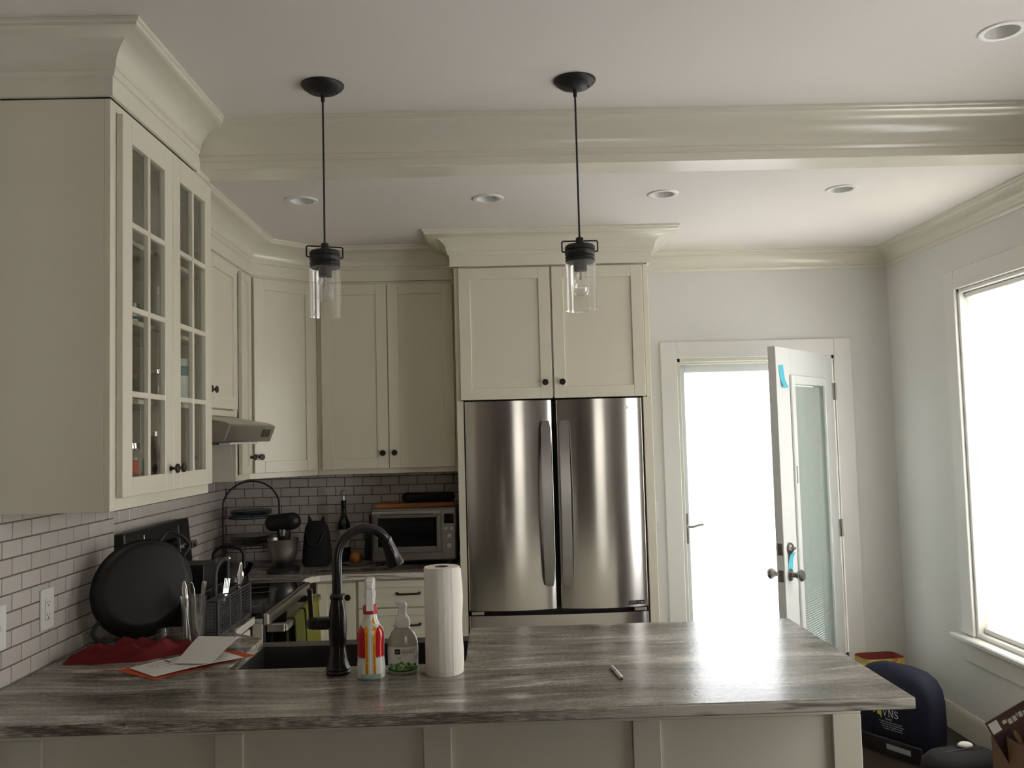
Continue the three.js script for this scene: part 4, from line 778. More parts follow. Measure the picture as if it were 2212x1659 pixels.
{ // rumpled red cloth
  const n = 44, m = 26, pos = [], P = (i, j) => {
    const a = (i / n) * Math.PI * 2, r = j / m, ex = 0.205 * (1 + 0.14 * Math.sin(a * 3 + 1) + 0.07 * Math.sin(a * 7)), ez = 0.085 * (1 + 0.16 * Math.sin(a * 4 + 2) + 0.06 * Math.cos(a * 9));
    const x = r * ex * Math.cos(a), z = r * ez * Math.sin(a);
    const f = fbm(x * 30 + 40, z * 42 + 12 + x * 12, 3), y = (0.036 * (1 - r ** 6) + 0.085 * (f - 0.44) * (1 - r ** 8)) * (1 - 0.25 * x / 0.2) + 0.002;
    return [x, Math.max(0.0015, y) * (r > 0.985 ? 0.25 : 1), z];
  };
  for (let i = 0; i < n; i++) for (let j = 0; j < m; j++) { const a = P(i, j), b = P(i + 1, j), d = P(i + 1, j + 1), e = P(i, j + 1); pos.push(...a, ...b, ...d, ...a, ...d, ...e); }
  const g = new THREE.BufferGeometry(); g.setAttribute('position', new THREE.BufferAttribute(new Float32Array(pos), 3)); g.computeVertexNormals();
  const c = one('red_cloth', 'rumpled dark red cloth lying beside the papers', 'cloth', toCreasedNormals(g, 1.2), std(lin(0.15, 0.009, 0.008), 0.9, { bumpMap: grainTex, bumpScale: 0.0008 }));
  c.position.set(-1.22, HC, -2.905); c.rotation.y = 0.33;
}
const clear = phy(lin(0.88, 0.88, 0.87), 0.05, { transmission: 1, thickness: 0, ior: 1.6 }), ribbed = phy(lin(0.8, 0.8, 0.79), 0.1, { transmission: 0.96, thickness: 0, ior: 1.6 });
const gb = one('glass_bowl', 'small clear glass bowl on the red cloth', 'bowl', lathe([[0, 0.003], [0.032, 0.002], [0.037, 0.006], [0.043, 0.042], [0.0445, 0.044], [0.0425, 0.044], [0.035, 0.008], [0, 0.006]], 36), clear);
gb.position.set(-1.125, HC + 0.02, -2.985);
{ // cup with cutlery
  const c = one('plastic_tumbler', 'clear ribbed plastic tumbler holding knives beside the cutlery basket', 'tumbler', lathe([[0, 0.004], [0.0325, 0.001], [0.034, 0.006], [0.043, 0.158], [0.0445, 0.164], [0.0432, 0.165], [0.0415, 0.158], [0.0325, 0.008], [0, 0.006]], 40), ribbed);
  c.position.set(-1.068, HC, -3.04);
}
// cutlery, modelled along +y from the resting end
function cutlery(kind) {
  const hnd = loft([[0, 0.0062, 0.0014], [0.004, 0.0085, 0.0016], [0.05, 0.0058, 0.0016], [0.1, 0.0038, 0.0015], [0.11, 0.0035, 0.0015]], 12);
  if (kind === 'knife') return [hnd, loft([[0.108, 0.0036, 0.0014], [0.12, 0.0085, 0.0008], [0.18, 0.009, 0.0006], [0.2, 0.0055, 0.0005], [0.206, 0.001, 0.0004]], 12)];
  if (kind === 'spoon') return [hnd, loft([[0.108, 0.0035, 0.0015], [0.122, 0.009, 0.0014, 0, 0.001], [0.14, 0.0165, 0.0013, 0, 0.004], [0.155, 0.0175, 0.0012, 0, 0.004], [0.168, 0.012, 0.0012, 0, 0.001], [0.174, 0.003, 0.001, 0, -0.001]], 16)];
  return [hnd, bx(-0.0105, 0.0105, 0.11, 0.135, -0.0012, 0.0012), ...[-0.009, -0.003, 0.003, 0.009].map((x) => bx(x - 0.0014, x + 0.0014, 0.134, 0.172, -0.001, 0.001, 0.0004))];
}
const cutGeo = { knife: merge(cutlery('knife')), spoon: merge(cutlery('spoon')), fork: merge(cutlery('fork')) };
function place(kind, label, group, p, dir, up = 1, twist = 0) {
  const m = one(`table_${kind}`, label, kind, cutGeo[kind].clone(), M.chrome, group);
  m.quaternion.setFromUnitVectors(V(0, 1, 0), V(...dir).normalize().multiplyScalar(up));
  m.rotateY(twist);
  m.position.set(...p); if (up < 0) m.position.add(V(...dir).normalize().multiplyScalar(0.2));
}
place('knife', 'steel table knife leaning upright in the clear tumbler', 'knives in the tumbler', [-1.082, HC + 0.012, -3.035], [-0.12, 1, -0.1], 1, 0.6);
place('knife', 'steel table knife leaning upright in the clear tumbler', 'knives in the tumbler', [-1.05, HC + 0.012, -3.032], [-0.1, 1, 0.05], 1, 0.2);
place('fork', 'steel fork standing handle up in the clear tumbler', undefined, [-1.062, HC + 0.012, -3.055], [0.12, 1, -0.05], -1, 0.4);
{ // basket
  const c = thing('cutlery_basket', 'dark grey plastic lattice cutlery basket on the counter edge', 'basket');
  const x0 = -1.115, x1 = -1.0, z0 = -3.492, z1 = -3.09, y0 = HC, y1 = 1.05, gm = std(lin(0.045, 0.045, 0.045), 0.55), lat = [];
  for (let z = z0 + 0.006; z < z1; z += 0.0115) for (const x of [x0 + 0.001, x1 - 0.001]) lat.push(bx(x - 0.0008, x + 0.0008, y0 + 0.004, y1 - 0.004, z - 0.001, z + 0.001, 0));
  for (let x = x0 + 0.006; x < x1; x += 0.0115) for (const z of [z0 + 0.001, z1 - 0.001]) lat.push(bx(x - 0.001, x + 0.001, y0 + 0.004, y1 - 0.004, z - 0.0008, z + 0.0008, 0));
  for (let y = y0 + 0.016; y < y1; y += 0.0115) lat.push(bx(x0, x0 + 0.0016, y - 0.001, y + 0.001, z0, z1, 0), bx(x1 - 0.0016, x1, y - 0.001, y + 0.001, z0, z1, 0), bx(x0, x1, y - 0.001, y + 0.001, z0, z0 + 0.0016, 0), bx(x0, x1, y - 0.001, y + 0.001, z1 - 0.0016, z1, 0));
  mesh('lattice', lat, gm, c).userData.kind = 'stuff';
  mesh('rim', [bx(x0 - 0.002, x0 + 0.003, y1 - 0.006, y1, z0, z1), bx(x1 - 0.003, x1 + 0.002, y1 - 0.006, y1, z0, z1), bx(x0, x1, y1 - 0.006, y1, z0 - 0.002, z0 + 0.003), bx(x0, x1, y1 - 0.006, y1, z1 - 0.003, z1 + 0.002)], gm, c);
  for (const z of [z0 + 0.004, z0 + 0.134, z0 + 0.268, z1 - 0.004]) mesh('post', [bx(x1 - 0.004, x1 + 0.002, y0, y1, z - 0.007, z + 0.007), bx(x0 - 0.002, x0 + 0.004, y0, y1, z - 0.007, z + 0.007)], gm, c);
  mesh('base', [bx(x0, x1, y0 + 0.001, y0 + 0.016, z0, z1, 0.002)], gm, c);
  const xm = (x0 + x1) / 2;
  mesh('handle', [tube([[xm, y1 - 0.01, z1 - 0.15], [xm, y1 + 0.075, z1 - 0.155], [xm, y1 + 0.1, z1 - 0.18], [xm, y1 + 0.112, z1 - 0.22], [xm, y1 + 0.11, z1 - 0.27], [xm, y1 + 0.09, z1 - 0.293], [xm, y1 - 0.01, z1 - 0.297]], 0.008, 60, 10), bx(xm - 0.003, xm + 0.003, y0 + 0.01, y1 - 0.008, z0 + 0.003, z1 - 0.003)], gm, c);
  rebase(c, [xm, HC, (z0 + z1) / 2]);
  place('spoon', 'steel spoon standing bowl up in the far end of the cutlery basket', undefined, [-1.035, HC + 0.018, -3.46], [0.02, 1, 0.02], 1, 1.0);
  place('fork', 'steel fork leaning over the rim of the cutlery basket', undefined, [-1.035, HC + 0.02, -3.23], [0.1, 1, -0.16], 1, 0.7);
  place('knife', 'steel table knife upright in the cutlery basket', undefined, [-1.03, HC + 0.02, -3.41], [0.08, 1, -0.02], 1, 0.9);
}
{ // big dark roasting pan leaning on the tile, underside to the room
  const c = thing('roasting_pan', 'large dark oval roasting pan propped upside against the tile wall', 'pan');
  const g = loft([[0, 0.176, 0.16], [0.005, 0.18, 0.164], [0.012, 0.17, 0.153], [0.05, 0.162, 0.145], [0.074, 0.15, 0.133], [0.082, 0.137, 0.12], [0.083, 0.02, 0.016]], 64);
  mesh('pan_body', g, M.pan, c);
  const hd = (s) => tube([[s * 0.165, 0.012, -0.05], [s * 0.21, 0.012, -0.045], [s * 0.222, 0.012, 0], [s * 0.21, 0.012, 0.045], [s * 0.165, 0.012, 0.05]], 0.0065, 30, 10);
  mesh('handle', hd(1), M.pan, c); mesh('handle', hd(-1), M.pan, c);
  c.position.set(-1.272, 1.1, -3.11);
  c.quaternion.setFromUnitVectors(V(0, 1, 0), V(0.50, 0.30, 0.80).normalize()); c.rotateY(1.45);
}
{ // black carton
  const c = thing('black_carton', 'black carton with a red printed figure behind the cutlery basket', 'box', [-1.235, HC, -3.415]);
  const t = canvasTex(256, 256, (g, w, h) => { g.fillStyle = '#121113'; g.fillRect(0, 0, w, h); g.fillStyle = '#7c1f22'; g.beginPath(); g.arc(128, 70, 22, 0, 7); g.fill(); g.fillRect(145, 58, 34, 8); g.beginPath(); g.moveTo(90, 128); g.quadraticCurveTo(128, 78, 160, 128); g.closePath(); g.fill(); g.fillStyle = '#2c2a2c'; g.fillRect(60, 170, 130, 10); g.fillRect(80, 190, 90, 6); });
  mesh('carton', bx(-0.1, 0.1, 0, 0.228, -0.07, 0.07, 0.003), std(lin(0.012, 0.011, 0.012), 0.5), c);
  mesh('print', at(new THREE.PlaneGeometry(0.19, 0.2), 0.0, 0.115, 0.0705), std(0xffffff, 0.5, { map: t }), c);
}
{ // kettle on the cooktop
  const c = thing('kettle', 'glossy black kettle with a looped handle on the cooktop', 'kettle', [-1.27, 0.9232, -4.08]);
  mesh('kettle_body', lathe([[0, 0], [0.085, 0], [0.09, 0.008], [0.088, 0.05], [0.072, 0.1], [0.05, 0.125], [0.03, 0.132], [0, 0.134]], 36), M.bronze, c);
  mesh('lid_knob', sph(0.013, 0, 0.145, 0, 14), M.chrome, c);
  mesh('handle', tube([[-0.07, 0.1, 0], [-0.068, 0.17, 0], [-0.03, 0.2, 0], [0.03, 0.2, 0], [0.068, 0.17, 0], [0.07, 0.1, 0]], 0.008, 36, 10), M.black, c);
  mesh('spout', tube([[0.06, 0.06, 0.03], [0.1, 0.09, 0.05], [0.12, 0.125, 0.06]], 0.012, 16, 12), M.bronze, c);
}
// towels over the oven handle
function towel(name, label, z0, z1, len, col) {
  const n = 30, m = 8, pos = [], th = 0.004;
  const P = (i, j, k) => { const t = i / n, w = j / m, s = t * 2 - 1, z = z0 + (z1 - z0) * w, fold = 0.006 * Math.sin(w * 9 + s * 1.5) * Math.min(1, Math.abs(s) * 3), o = (k ? th : 0);
    if (Math.abs(s) < 0.12) { const a = (s / 0.12) * R90; return [-0.881 + (0.0145 + o) * Math.sin(a), 0.868 + (0.003 + o) * Math.cos(a) + 0.001, z]; }
    const d = (Math.abs(s) - 0.12) / 0.88, L = s > 0 ? len : Math.min(len * 0.8, 0.3); return [-0.881 + Math.sign(s) * (0.0145 + o) + (s > 0 ? 0.012 * d + Math.abs(fold) : 0.0), 0.868 - d * L, z + 0.008 * fold]; };
  for (let k = 0; k < 2; k++) for (let i = 0; i < n; i++) for (let j = 0; j < m; j++) { const a = P(i, j, k), b = P(i + 1, j, k), d = P(i + 1, j + 1, k), e = P(i, j + 1, k); k ? pos.push(...a, ...b, ...d, ...a, ...d, ...e) : pos.push(...a, ...d, ...b, ...a, ...e, ...d); }
  for (let i = 0; i < n; i++) for (const j of [0, m]) { const a = P(i, j, 0), b = P(i + 1, j, 0), d = P(i + 1, j, 1), e = P(i, j, 1); pos.push(...a, ...b, ...d, ...a, ...d, ...e); }
  const g = new THREE.BufferGeometry(); g.setAttribute('position', new THREE.BufferAttribute(new Float32Array(pos), 3)); g.computeVertexNormals();
  one(name, label, 'towel', toCreasedNormals(g, 1.0), std(col, 0.95, { bumpMap: grainTex, bumpScale: 0.001 }));
}
towel('dish_towel', 'bright lime green dish towel hung at the far end of the oven handle', -4.12, -3.86, 0.42, lin(0.17, 0.165, 0.014));
towel('dish_towel', 'green dish towel, shade put into its darker colour, hung mid-way along the oven handle', -3.82, -3.66, 0.36, lin(0.10, 0.10, 0.014));  // darker green holds the shade behind the handle, painted into the towel colour

// ---------- back counter ----------
{ // two-tier plate rack
  const c = thing('plate_rack', 'black wire two-tier plate rack with an arched handle', 'plate rack', [-1.385, HC, -4.86], 0.25);
  const arc = [[-0.15, 0, 0]]; for (let i = 0; i <= 12; i++) { const t = Math.PI * (1 - i / 12); arc.push([0.15 * Math.cos(t), 0.335 + 0.14 * Math.sin(t), 0]); } arc.push([0.15, 0, 0]);
  mesh('arch', tube(arc, 0.0045, 90, 8), M.blackMetal, c);
  const ring = (r, y) => { const g = new THREE.TorusGeometry(r, 0.003, 6, 48); g.rotateX(R90); g.translate(0, y, 0); return g; };
  for (const y of [0.115, 0.275]) mesh('tier', [ring(0.125, y), rod([[-0.15, y, 0], [0.15, y, 0]], 0.003, 6), rod([[0, y, -0.125], [0, y, 0.125]], 0.003, 6)], M.blackMetal, c);
  mesh('foot', [rod([[-0.15, 0.004, -0.09], [-0.15, 0.004, 0.09]], 0.004, 6), rod([[0.15, 0.004, -0.09], [0.15, 0.004, 0.09]], 0.004, 6)], M.blackMetal, c);
}
const plateGeo = lathe([[0, 0.002], [0.06, 0.0], [0.065, 0.002], [0.098, 0.012], [0.112, 0.015], [0.113, 0.0165], [0.11, 0.0175], [0.096, 0.0145], [0.066, 0.0055], [0, 0.0045]], 44);
const plateMats = [phy(lin(0.16, 0.19, 0.21), 0.2), phy(lin(0.04, 0.11, 0.17), 0.2), phy(lin(0.30, 0.29, 0.27), 0.2)];
[[0.2785, 4, [1, 1, 0, 0], 'stacked blue-grey plate on the upper tier of the plate rack', 'plates on the upper rack tier'], [0.1185, 7, [2, 2, 2, 2, 2, 2, 2], 'stacked cream plate on the lower tier of the plate rack', 'plates on the lower rack tier']].forEach(([y, n, ms, lab, gr]) => {
  for (let k = 0; k < n; k++) { const m = one('dinner_plate', lab, 'plate', plateGeo.clone(), plateMats[ms[k]], gr); m.position.set(-1.385 + 0.002 * Math.sin(k * 3), HC + y + k * 0.0072, -4.86 + 0.002 * Math.cos(k * 2)); }
});
{ // stand mixer
  const c = thing('stand_mixer', 'dark stand mixer with a steel bowl in the counter corner', 'mixer', [-1.16, HC, -4.66], 0.2);
  mesh('base', [loft([[0, 0.085, 0.11], [0.012, 0.088, 0.113], [0.026, 0.07, 0.09]], 36, 3)], M.black, c);
  mesh('column', loft([[0.02, 0.035, 0.03, 0, -0.085], [0.12, 0.032, 0.03, 0, -0.09], [0.21, 0.036, 0.036, 0, -0.085]], 28, 2.5), M.black, c);
  const hg = new THREE.CapsuleGeometry(0.045, 0.13, 10, 24); hg.rotateX(R90); hg.rotateX(-0.1);
  mesh('motor_head', at(hg, 0.0, 0.262, 0.0, 0.9, 0, 0.0), M.black, c);
  mesh('beater_shaft', cyl(0.014, 0.02, 0.19, 0.225, 0, 0.02, 16), M.satin, c);
  mesh('bowl', lathe([[0, 0.028], [0.03, 0.028], [0.035, 0.036], [0.06, 0.06], [0.076, 0.11], [0.081, 0.17], [0.0835, 0.174], [0.08, 0.174], [0.074, 0.11], [0.058, 0.065], [0, 0.045]], 40), M.satin, c);
}
{ // slumped black bag with two peaks
  const c = thing('black_bag', 'slumped black cloth bag with two pointed corners beside the wine bottle', 'bag', [-1.022, HC, -4.86], 0.0);
  mesh('bag_body', loft([[0, 0.07, 0.06], [0.02, 0.079, 0.068], [0.09, 0.076, 0.064], [0.16, 0.07, 0.055], [0.21, 0.062, 0.042], [0.235, 0.05, 0.024], [0.245, 0.034, 0.01]], 36, 3), M.blackMatte, c);
  const pk = new THREE.ConeGeometry(0.018, 0.055, 10);
  mesh('corner_peak', at(pk, -0.04, 0.256, 0, 0, 0, 0.2), M.blackMatte, c); mesh('corner_peak', at(pk, 0.036, 0.254, 0, 0, 0, -0.25), M.blackMatte, c);
  mesh('strap', tube([[-0.05, 0.2, 0.045], [-0.03, 0.13, 0.072], [0.02, 0.12, 0.074], [0.05, 0.19, 0.045]], 0.005, 30, 8), M.black, c);
}
{ // wine bottle
  const c = thing('wine_bottle', 'dark wine bottle with a pale label and ball stopper', 'bottle', [-0.888, HC, -4.955]);
  mesh('bottle_glass', lathe([[0, 0.0], [0.034, 0], [0.0365, 0.005], [0.0365, 0.2], [0.033, 0.222], [0.022, 0.245], [0.0145, 0.268], [0.0135, 0.33], [0.015, 0.334], [0.015, 0.346], [0.013, 0.348], [0, 0.348]], 40), phy(lin(0.01, 0.014, 0.008), 0.08), c);
  const lg = new THREE.CylinderGeometry(0.0368, 0.0368, 0.1, 30, 1, true, -1.25, 2.5); lg.translate(0, 0.135, 0);
  mesh('label', lg, std(lin(0.42, 0.40, 0.36), 0.8), c);
  mesh('stopper', [cyl(0.008, 0.008, 0.348, 0.374, 0, 0, 16)], M.chrome, c);
  mesh('stopper_ball', sph(0.0175, 0, 0.39, 0, 24), phy(lin(0.35, 0.34, 0.32), 0.1), c);
}
const fp = one('saucer', 'pale saucer under the orange on the back counter', 'plate', plateGeo.clone().scale(0.72, 0.8, 0.72), plateMats[2]); fp.position.set(-0.795, HC, -4.84);
const of = one('orange_fruit', 'single orange on a pale saucer beside the wine bottle', 'fruit', sph(0.036, 0, 0, 0, 28), std(lin(0.33, 0.12, 0.018), 0.45, { bumpMap: fineGrain, bumpScale: 0.0006 })); of.position.set(-0.805, HC + 0.0405, -4.84);
{ // knife block behind the saucer
  const c = thing('knife_block', 'small black knife block with a steel edge next to the toaster oven', 'knife block', [-0.742, HC, -4.99]);
  mesh('block', at(bx(-0.03, 0.03, 0, 0.2, -0.04, 0.04, 0.004), 0, 0.0, 0, 0, -0.12), M.black, c);
  mesh('knife_handle', at(bx(-0.012, 0.01, 0.19, 0.26, -0.012, 0.01, 0.004), 0, 0, 0, 0, -0.12), M.black, c);
  mesh('steel_edge', bx(0.0305, 0.036, 0.001, 0.18, 0.025, 0.045, 0.001), M.satin, c);
}
{
  const wood = dataTex(256, 64, (u, v) => { const k = 0.75 + 0.5 * fbm(u * 4, v * 40, 3); return [176 * k * 0.9, 112 * k * 0.9, 58 * k * 0.9]; });
  one('cutting_board', 'thin wooden cutting board lying on the toaster oven', 'cutting board', extrudeY([[-0.68, -4.80], [-0.30, -4.80], [-0.26, -4.83], [-0.26, -5.01], [-0.30, -5.04], [-0.68, -5.04]], 1.2225, 1.243, 0.003), std(0xffffff, 0.6, { map: wood }));
  const g = new THREE.CapsuleGeometry(0.03, 0.24, 8, 20); g.rotateZ(R90); g.scale(1, 0.93, 1.4);
  const r = one('rolled_mat', 'rolled black mat lying on top of the wooden cutting board', 'mat', g, M.blackMatte); r.position.set(-0.4, 1.2715, -4.9);
}
// ---------- inside the glass cabinet ----------
function jar(name, label, cat, pos, pts, mat, cap, capMat, extra) {
  const c = thing(name, label, cat, pos);
  mesh('jar_body', lathe(pts, 32), mat, c);
  if (cap) mesh('lid', lathe(cap, 32), capMat, c);
  if (extra) extra(c); return c;
}
const S1 = 1.4525, S2 = 1.7545, S3 = 2.0065;
const label = (col, bands) => std(0xffffff, 0.5, { map: canvasTex(256, 256, (g, w, h) => { g.fillStyle = col; g.fillRect(0, 0, w, h); for (const [c, y, hh] of bands) { g.fillStyle = c; g.fillRect(0, y, w, hh); } g.fillStyle = '#55605c'; for (let k = 0; k < 9; k++) g.fillRect(20 + (k % 3) * 80, 150 + k * 9, 50, 4); }) });
jar('supplement_bottle', 'white plastic bottle with fine print on an upper cabinet shelf', 'bottle', [-1.22, S3, -3.08], [[0, 0], [0.04, 0], [0.042, 0.004], [0.042, 0.115], [0.036, 0.128], [0.026, 0.132], [0, 0.132]], label('#e9e6df', [['#c9c7c0', 120, 3]]), [[0, 0.132], [0.03, 0.132], [0.03, 0.16], [0.028, 0.163], [0, 0.163]], M.plastic);
jar('glass_jar', 'short glass jar with a silver lid beside the white bottle', 'jar', [-1.24, S3, -2.94], [[0, 0.002], [0.034, 0.0], [0.036, 0.004], [0.036, 0.06], [0.03, 0.066]], phy(lin(0.55, 0.62, 0.58), 0.05, { transmission: 0.6, thickness: 0 }), [[0, 0.066], [0.033, 0.066], [0.033, 0.08], [0, 0.081]], M.satin);
jar('tall_canister', 'white canister with a teal band behind the far glass door', 'canister', [-1.215, S2, -3.3], [[0, 0], [0.036, 0], [0.038, 0.004], [0.038, 0.145], [0, 0.147]], label('#d8dcd6', [['#2f7f86', 20, 60], ['#e8e8e2', 80, 14]]), [[0, 0.147], [0.036, 0.147], [0.036, 0.172], [0.034, 0.175], [0, 0.175]], M.plastic);
jar('mason_jar', 'clear preserving jar with a metal lid on the middle shelf', 'jar', [-1.23, S2, -3.1], [[0, 0.002], [0.038, 0.0], [0.041, 0.005], [0.041, 0.085], [0.034, 0.1], [0.034, 0.112]], clear, [[0, 0.112], [0.037, 0.104], [0.037, 0.118], [0, 0.12]].map(([a, b]) => [a, Math.max(b, 0.104)]), M.chrome);
jar('mason_jar', 'second clear jar with a dented lid left of the preserving jar', 'jar', [-1.27, S2, -2.97], [[0, 0.002], [0.036, 0.0], [0.038, 0.005], [0.038, 0.07], [0.032, 0.082]], clear, [[0, 0.082], [0.034, 0.08], [0.034, 0.094], [0, 0.095]], M.satin);
jar('spice_jar', 'tall jar with a bright metal lid on the bottom cabinet shelf', 'jar', [-1.22, S1, -2.86], [[0, 0.002], [0.04, 0.0], [0.042, 0.005], [0.042, 0.13], [0.036, 0.145]], phy(lin(0.6, 0.56, 0.5), 0.05, { transmission: 0.5, thickness: 0 }), [[0, 0.145], [0.039, 0.143], [0.039, 0.16], [0, 0.162]], M.chrome);
{
  const b = thing('snack_pouch', 'crumpled orange and lilac pouch at the bottom of the glass cabinet', 'pouch', [-1.185, S1, -2.79], 1.2);
  mesh('pouch', loft([[0, 0.034, 0.022], [0.03, 0.038, 0.026], [0.06, 0.036, 0.02]], 20, 3), std(lin(0.4, 0.33, 0.42), 0.5), b);
  mesh('pouch_top', loft([[0.06, 0.036, 0.02], [0.09, 0.035, 0.012], [0.105, 0.035, 0.003]], 20, 3), std(lin(0.6, 0.11, 0.05), 0.5), b);
}
jar('syrup_bottle', 'dark glass bottle on the bottom shelf behind the muntin', 'bottle', [-1.22, S1, -3.08], [[0, 0], [0.036, 0], [0.038, 0.005], [0.038, 0.1], [0.02, 0.13], [0.013, 0.16], [0.013, 0.185], [0, 0.185]], phy(lin(0.02, 0.012, 0.01), 0.1), [[0, 0.185], [0.015, 0.183], [0.015, 0.2], [0, 0.201]], M.chrome);
// ---------- bags by the right wall ----------
{
  const c = thing('blue_tote_bag', 'navy blue tote bag lettered VNS on the floor by the wall', 'bag', [1.996, 0, -4.41], -1.04);
  const navy = std(lin(0.006, 0.008, 0.026), 0.8, { bumpMap: grainTex, bumpScale: 0.0006 });
  mesh('bag_body', loft([[0, 0.2, 0.09], [0.012, 0.213, 0.098], [0.12, 0.22, 0.102], [0.24, 0.218, 0.1], [0.3, 0.208, 0.096], [0.345, 0.185, 0.085], [0.378, 0.145, 0.062], [0.395, 0.09, 0.03], [0.398, 0.03, 0.008]], 48, 4), navy, c);
  const art = canvasTex(512, 384, (g, w, h) => {
    g.fillStyle = '#0a0c1e'; g.fillRect(0, 0, w, h);
    g.fillStyle = '#d3d84e'; g.fillRect(30, 20, 120, 130); g.fillStyle = '#0a0c1e'; g.beginPath(); g.moveTo(30, 150); g.lineTo(85, 110); g.lineTo(95, 190); g.lineTo(150, 120); g.lineTo(150, 160); g.lineTo(30, 160); g.fill();
    g.fillStyle = '#d3d84e'; g.beginPath(); g.moveTo(85, 105); g.lineTo(150, 60); g.lineTo(150, 190); g.closePath(); g.fill();
    g.fillStyle = '#e6e6ea'; g.font = '118px serif'; g.fillText('VNS', 158, 150); g.font = '30px serif'; g.fillText('Health', 200, 192);
    g.fillStyle = '#b4b5c2'; for (let k = 0; k < 4; k++) for (let x = 110 + k * 20; x < 430;) { const l = 14 + hash(x, k) * 40; g.fillRect(x, 214 + k * 26, l, 9); x += l + 8; }
  });
  const ag = new THREE.PlaneGeometry(0.2, 0.16); mesh('printed_logo', at(ag, 0.01, 0.14, 0.1038), std(0xffffff, 0.8, { map: art }), c);
  mesh('strap', [tube([[-0.1, 0.33, 0.09], [-0.09, 0.2, 0.108], [-0.095, 0.05, 0.104]], 0.006, 24, 8)], navy, c);
}
{
  const c = thing('floral_tote_bag', 'open yellow and red floral tote bag behind the navy bag', 'bag', [2.1, 0, -4.86], 0.1);
  const fl = canvasTex(512, 256, (g, w, h) => {
    g.fillStyle = '#cfae5c'; g.fillRect(0, 0, w, h);
    const cols = ['#b8432a', '#d9c23e', '#8f2f26', '#c97a3a', '#a9b35a', '#e0cf86'];
    for (let k = 0; k < 150; k++) { g.fillStyle = cols[k % 6]; g.beginPath(); g.ellipse(hash(k, 1) * w, hash(k, 2) * h, 8 + hash(k, 3) * 16, 6 + hash(k, 4) * 12, hash(k, 5) * 3, 0, 7); g.fill(); }
  });
  const fm = std(0xffffff, 0.8, { map: fl });
  const rim = loft([[0, 0.1, 0.07], [0.01, 0.112, 0.08], [0.18, 0.118, 0.084], [0.3, 0.12, 0.08], [0.325, 0.121, 0.078]], 40, 5, false);
  mesh('bag_wall', rim, fm, c);
  mesh('bag_lining', [loft([[0.012, 0.098, 0.068], [0.15, 0.114, 0.08], [0.325, 0.119, 0.076]], 40, 5, false), loft([[0.002, 0.1, 0.07], [0.008, 0.1, 0.07]], 24, 5)], std(lin(0.25, 0.045, 0.03), 0.85), c);
}
{
  const c = thing('black_duffel', 'low black duffel bag on the floor in front of the navy bag', 'bag', [2.02, 0, -3.88], 0.2);
  mesh('bag_body', loft([[0, 0.15, 0.09], [0.01, 0.17, 0.106], [0.07, 0.178, 0.115], [0.12, 0.168, 0.106], [0.15, 0.14, 0.08], [0.162, 0.08, 0.035]], 44, 3), M.blackMatte, c);
  mesh('zip', tube([[-0.1, 0.16, 0.01], [0, 0.165, 0.012], [0.1, 0.16, 0.01]], 0.003, 20, 6), M.black, c);
}
const wp = one('white_pouch', 'small white rounded pouch lying on the black duffel', 'pouch', loft([[0, 0.02, 0.014], [0.006, 0.032, 0.022], [0.014, 0.033, 0.022], [0.022, 0.024, 0.015], [0.025, 0.006, 0.004]], 28), M.paper); wp.position.set(2.05, 0.162, -3.9);
{
  const c = thing('flat_folder', 'flat dark folder with a grey strip standing along the navy bag', 'folder', [1.86, 0, -4.30], -1.04);
  mesh('cover', at(bx(-0.2, 0.2, 0.0, 0.075, -0.01, 0.01, 0.002), 0, 0.001, 0), M.black, c);
  mesh('grey_strip', bx(0.02, 0.15, 0.03, 0.055, 0.0102, 0.0112, 0), std(lin(0.35, 0.35, 0.36), 0.5), c);
}
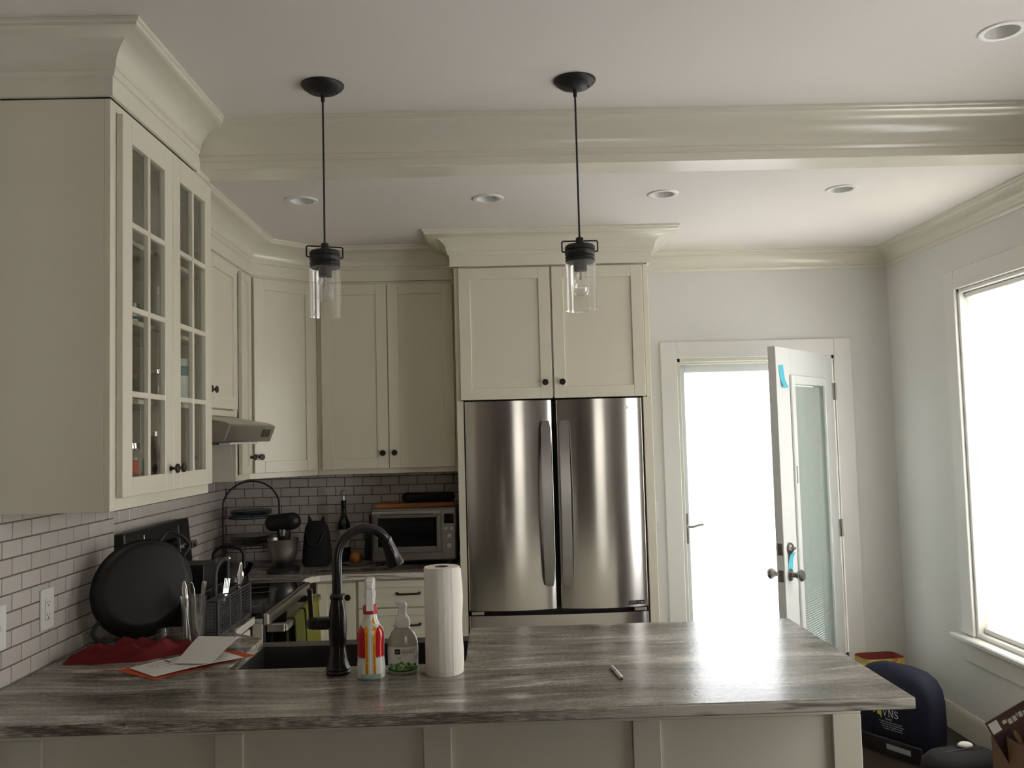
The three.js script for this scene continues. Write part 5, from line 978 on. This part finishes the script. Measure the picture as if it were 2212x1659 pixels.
{ // grocery bag
  const c = thing('paper_grocery_bag', 'brown paper grocery bag with a strap handle by the window', 'bag', [2.135, 0, -3.44], 0);
  const kraft = std(lin(0.20, 0.115, 0.07), 0.9, { bumpMap: grainTex, bumpScale: 0.0008 }), w = 0.165, d = 0.1, h = 0.372, t = 0.0015;
  mesh('bag_wall', [bx(-w, w, 0, h, d - t, d, 0.0005), bx(-w, w, 0, h + 0.01, -d, -d + t, 0.0005), bx(-w, -w + t, 0, h, -d + t, d - t, 0.0005), bx(w - t, w, 0, h, -d + t, d - t, 0.0005), bx(-w, w, 0, t, -d, d, 0)], kraft, c);
  mesh('printed_band', bx(-0.07, w - 0.004, 0.12, 0.3, d + 0.0002, d + 0.0008, 0), std(lin(0.07, 0.035, 0.028), 0.8), c);
  const strap = new THREE.PlaneGeometry(0.03, 0.26, 2, 14), p = strap.attributes.position;
  for (let i = 0; i < p.count; i++) { const y = p.getY(i), k = (y + 0.13) / 0.26; p.setX(i, p.getX(i) * (0.8 + 0.3 * k) + 0.05 * (1 - k)); p.setZ(i, 0.012 + 0.028 * Math.sin(Math.PI * Math.min(1, k * 1.02)) * k); }
  strap.computeVertexNormals();
  mesh('strap_handle', at(strap, -0.105, h - 0.12, d), std(lin(0.36, 0.25, 0.16), 0.85), c);
}
{
  const mag = canvasTex(512, 256, (g, w, h) => {
    g.fillStyle = '#4a2c20'; g.fillRect(0, 0, w, h);
    for (let k = 0; k < 70; k++) { g.fillStyle = ['#5d3b26', '#7a5436', '#8a6a45', '#3a2118', '#a2794e'][k % 5]; g.beginPath(); g.ellipse(120 + hash(k, 31) * 390, 70 + hash(k, 32) * 190, 14 + 26 * hash(k, 33), 10 + 20 * hash(k, 34), hash(k, 35) * 3, 0, 7); g.fill(); }
    g.fillStyle = '#c9c3ba'; for (let x = 90; x < 500;) { const l = 6 + hash(x, 9) * 22; g.fillRect(x, 24 + 8 * hash(x, 8), l, 12 + 12 * hash(x, 7)); x += l + 6; }
    g.fillStyle = '#d8d6d2'; g.fillRect(6, 8, 62, 46); g.fillStyle = '#301a18'; g.fillRect(0, 64, 110, 192);
  });
  const m = one('magazine', 'glossy brown magazine sticking slantwise out of the grocery bag', 'magazine', bx(-0.17, 0.17, -0.12, 0.12, -0.003, 0.003, 0.0005), std(lin(0.06, 0.035, 0.028), 0.4));
  m.position.set(2.1, 0.39, -3.44); m.rotation.set(-0.12, 0, 0.46);
  const f = mesh('cover', at(new THREE.PlaneGeometry(0.338, 0.238), 0, 0, 0.0034), std(0xffffff, 0.35, { map: mag }), m);
  const sh = new THREE.PlaneGeometry(0.2, 0.22, 12, 4), p = sh.attributes.position;
  for (let i = 0; i < p.count; i++) p.setZ(i, 0.02 * Math.sin(p.getX(i) * 14 + 0.6) + 0.3 * Math.max(0, p.getY(i)) ** 2);
  sh.computeVertexNormals();
  const s = one('white_leaflet', 'curled white leaflet in front of the magazine in the grocery bag', 'paper', sh, M.paper); s.position.set(2.19, 0.36, -3.39); s.rotation.set(-0.1, -0.05, 0.2);
}
renderer.render(scene, camera);
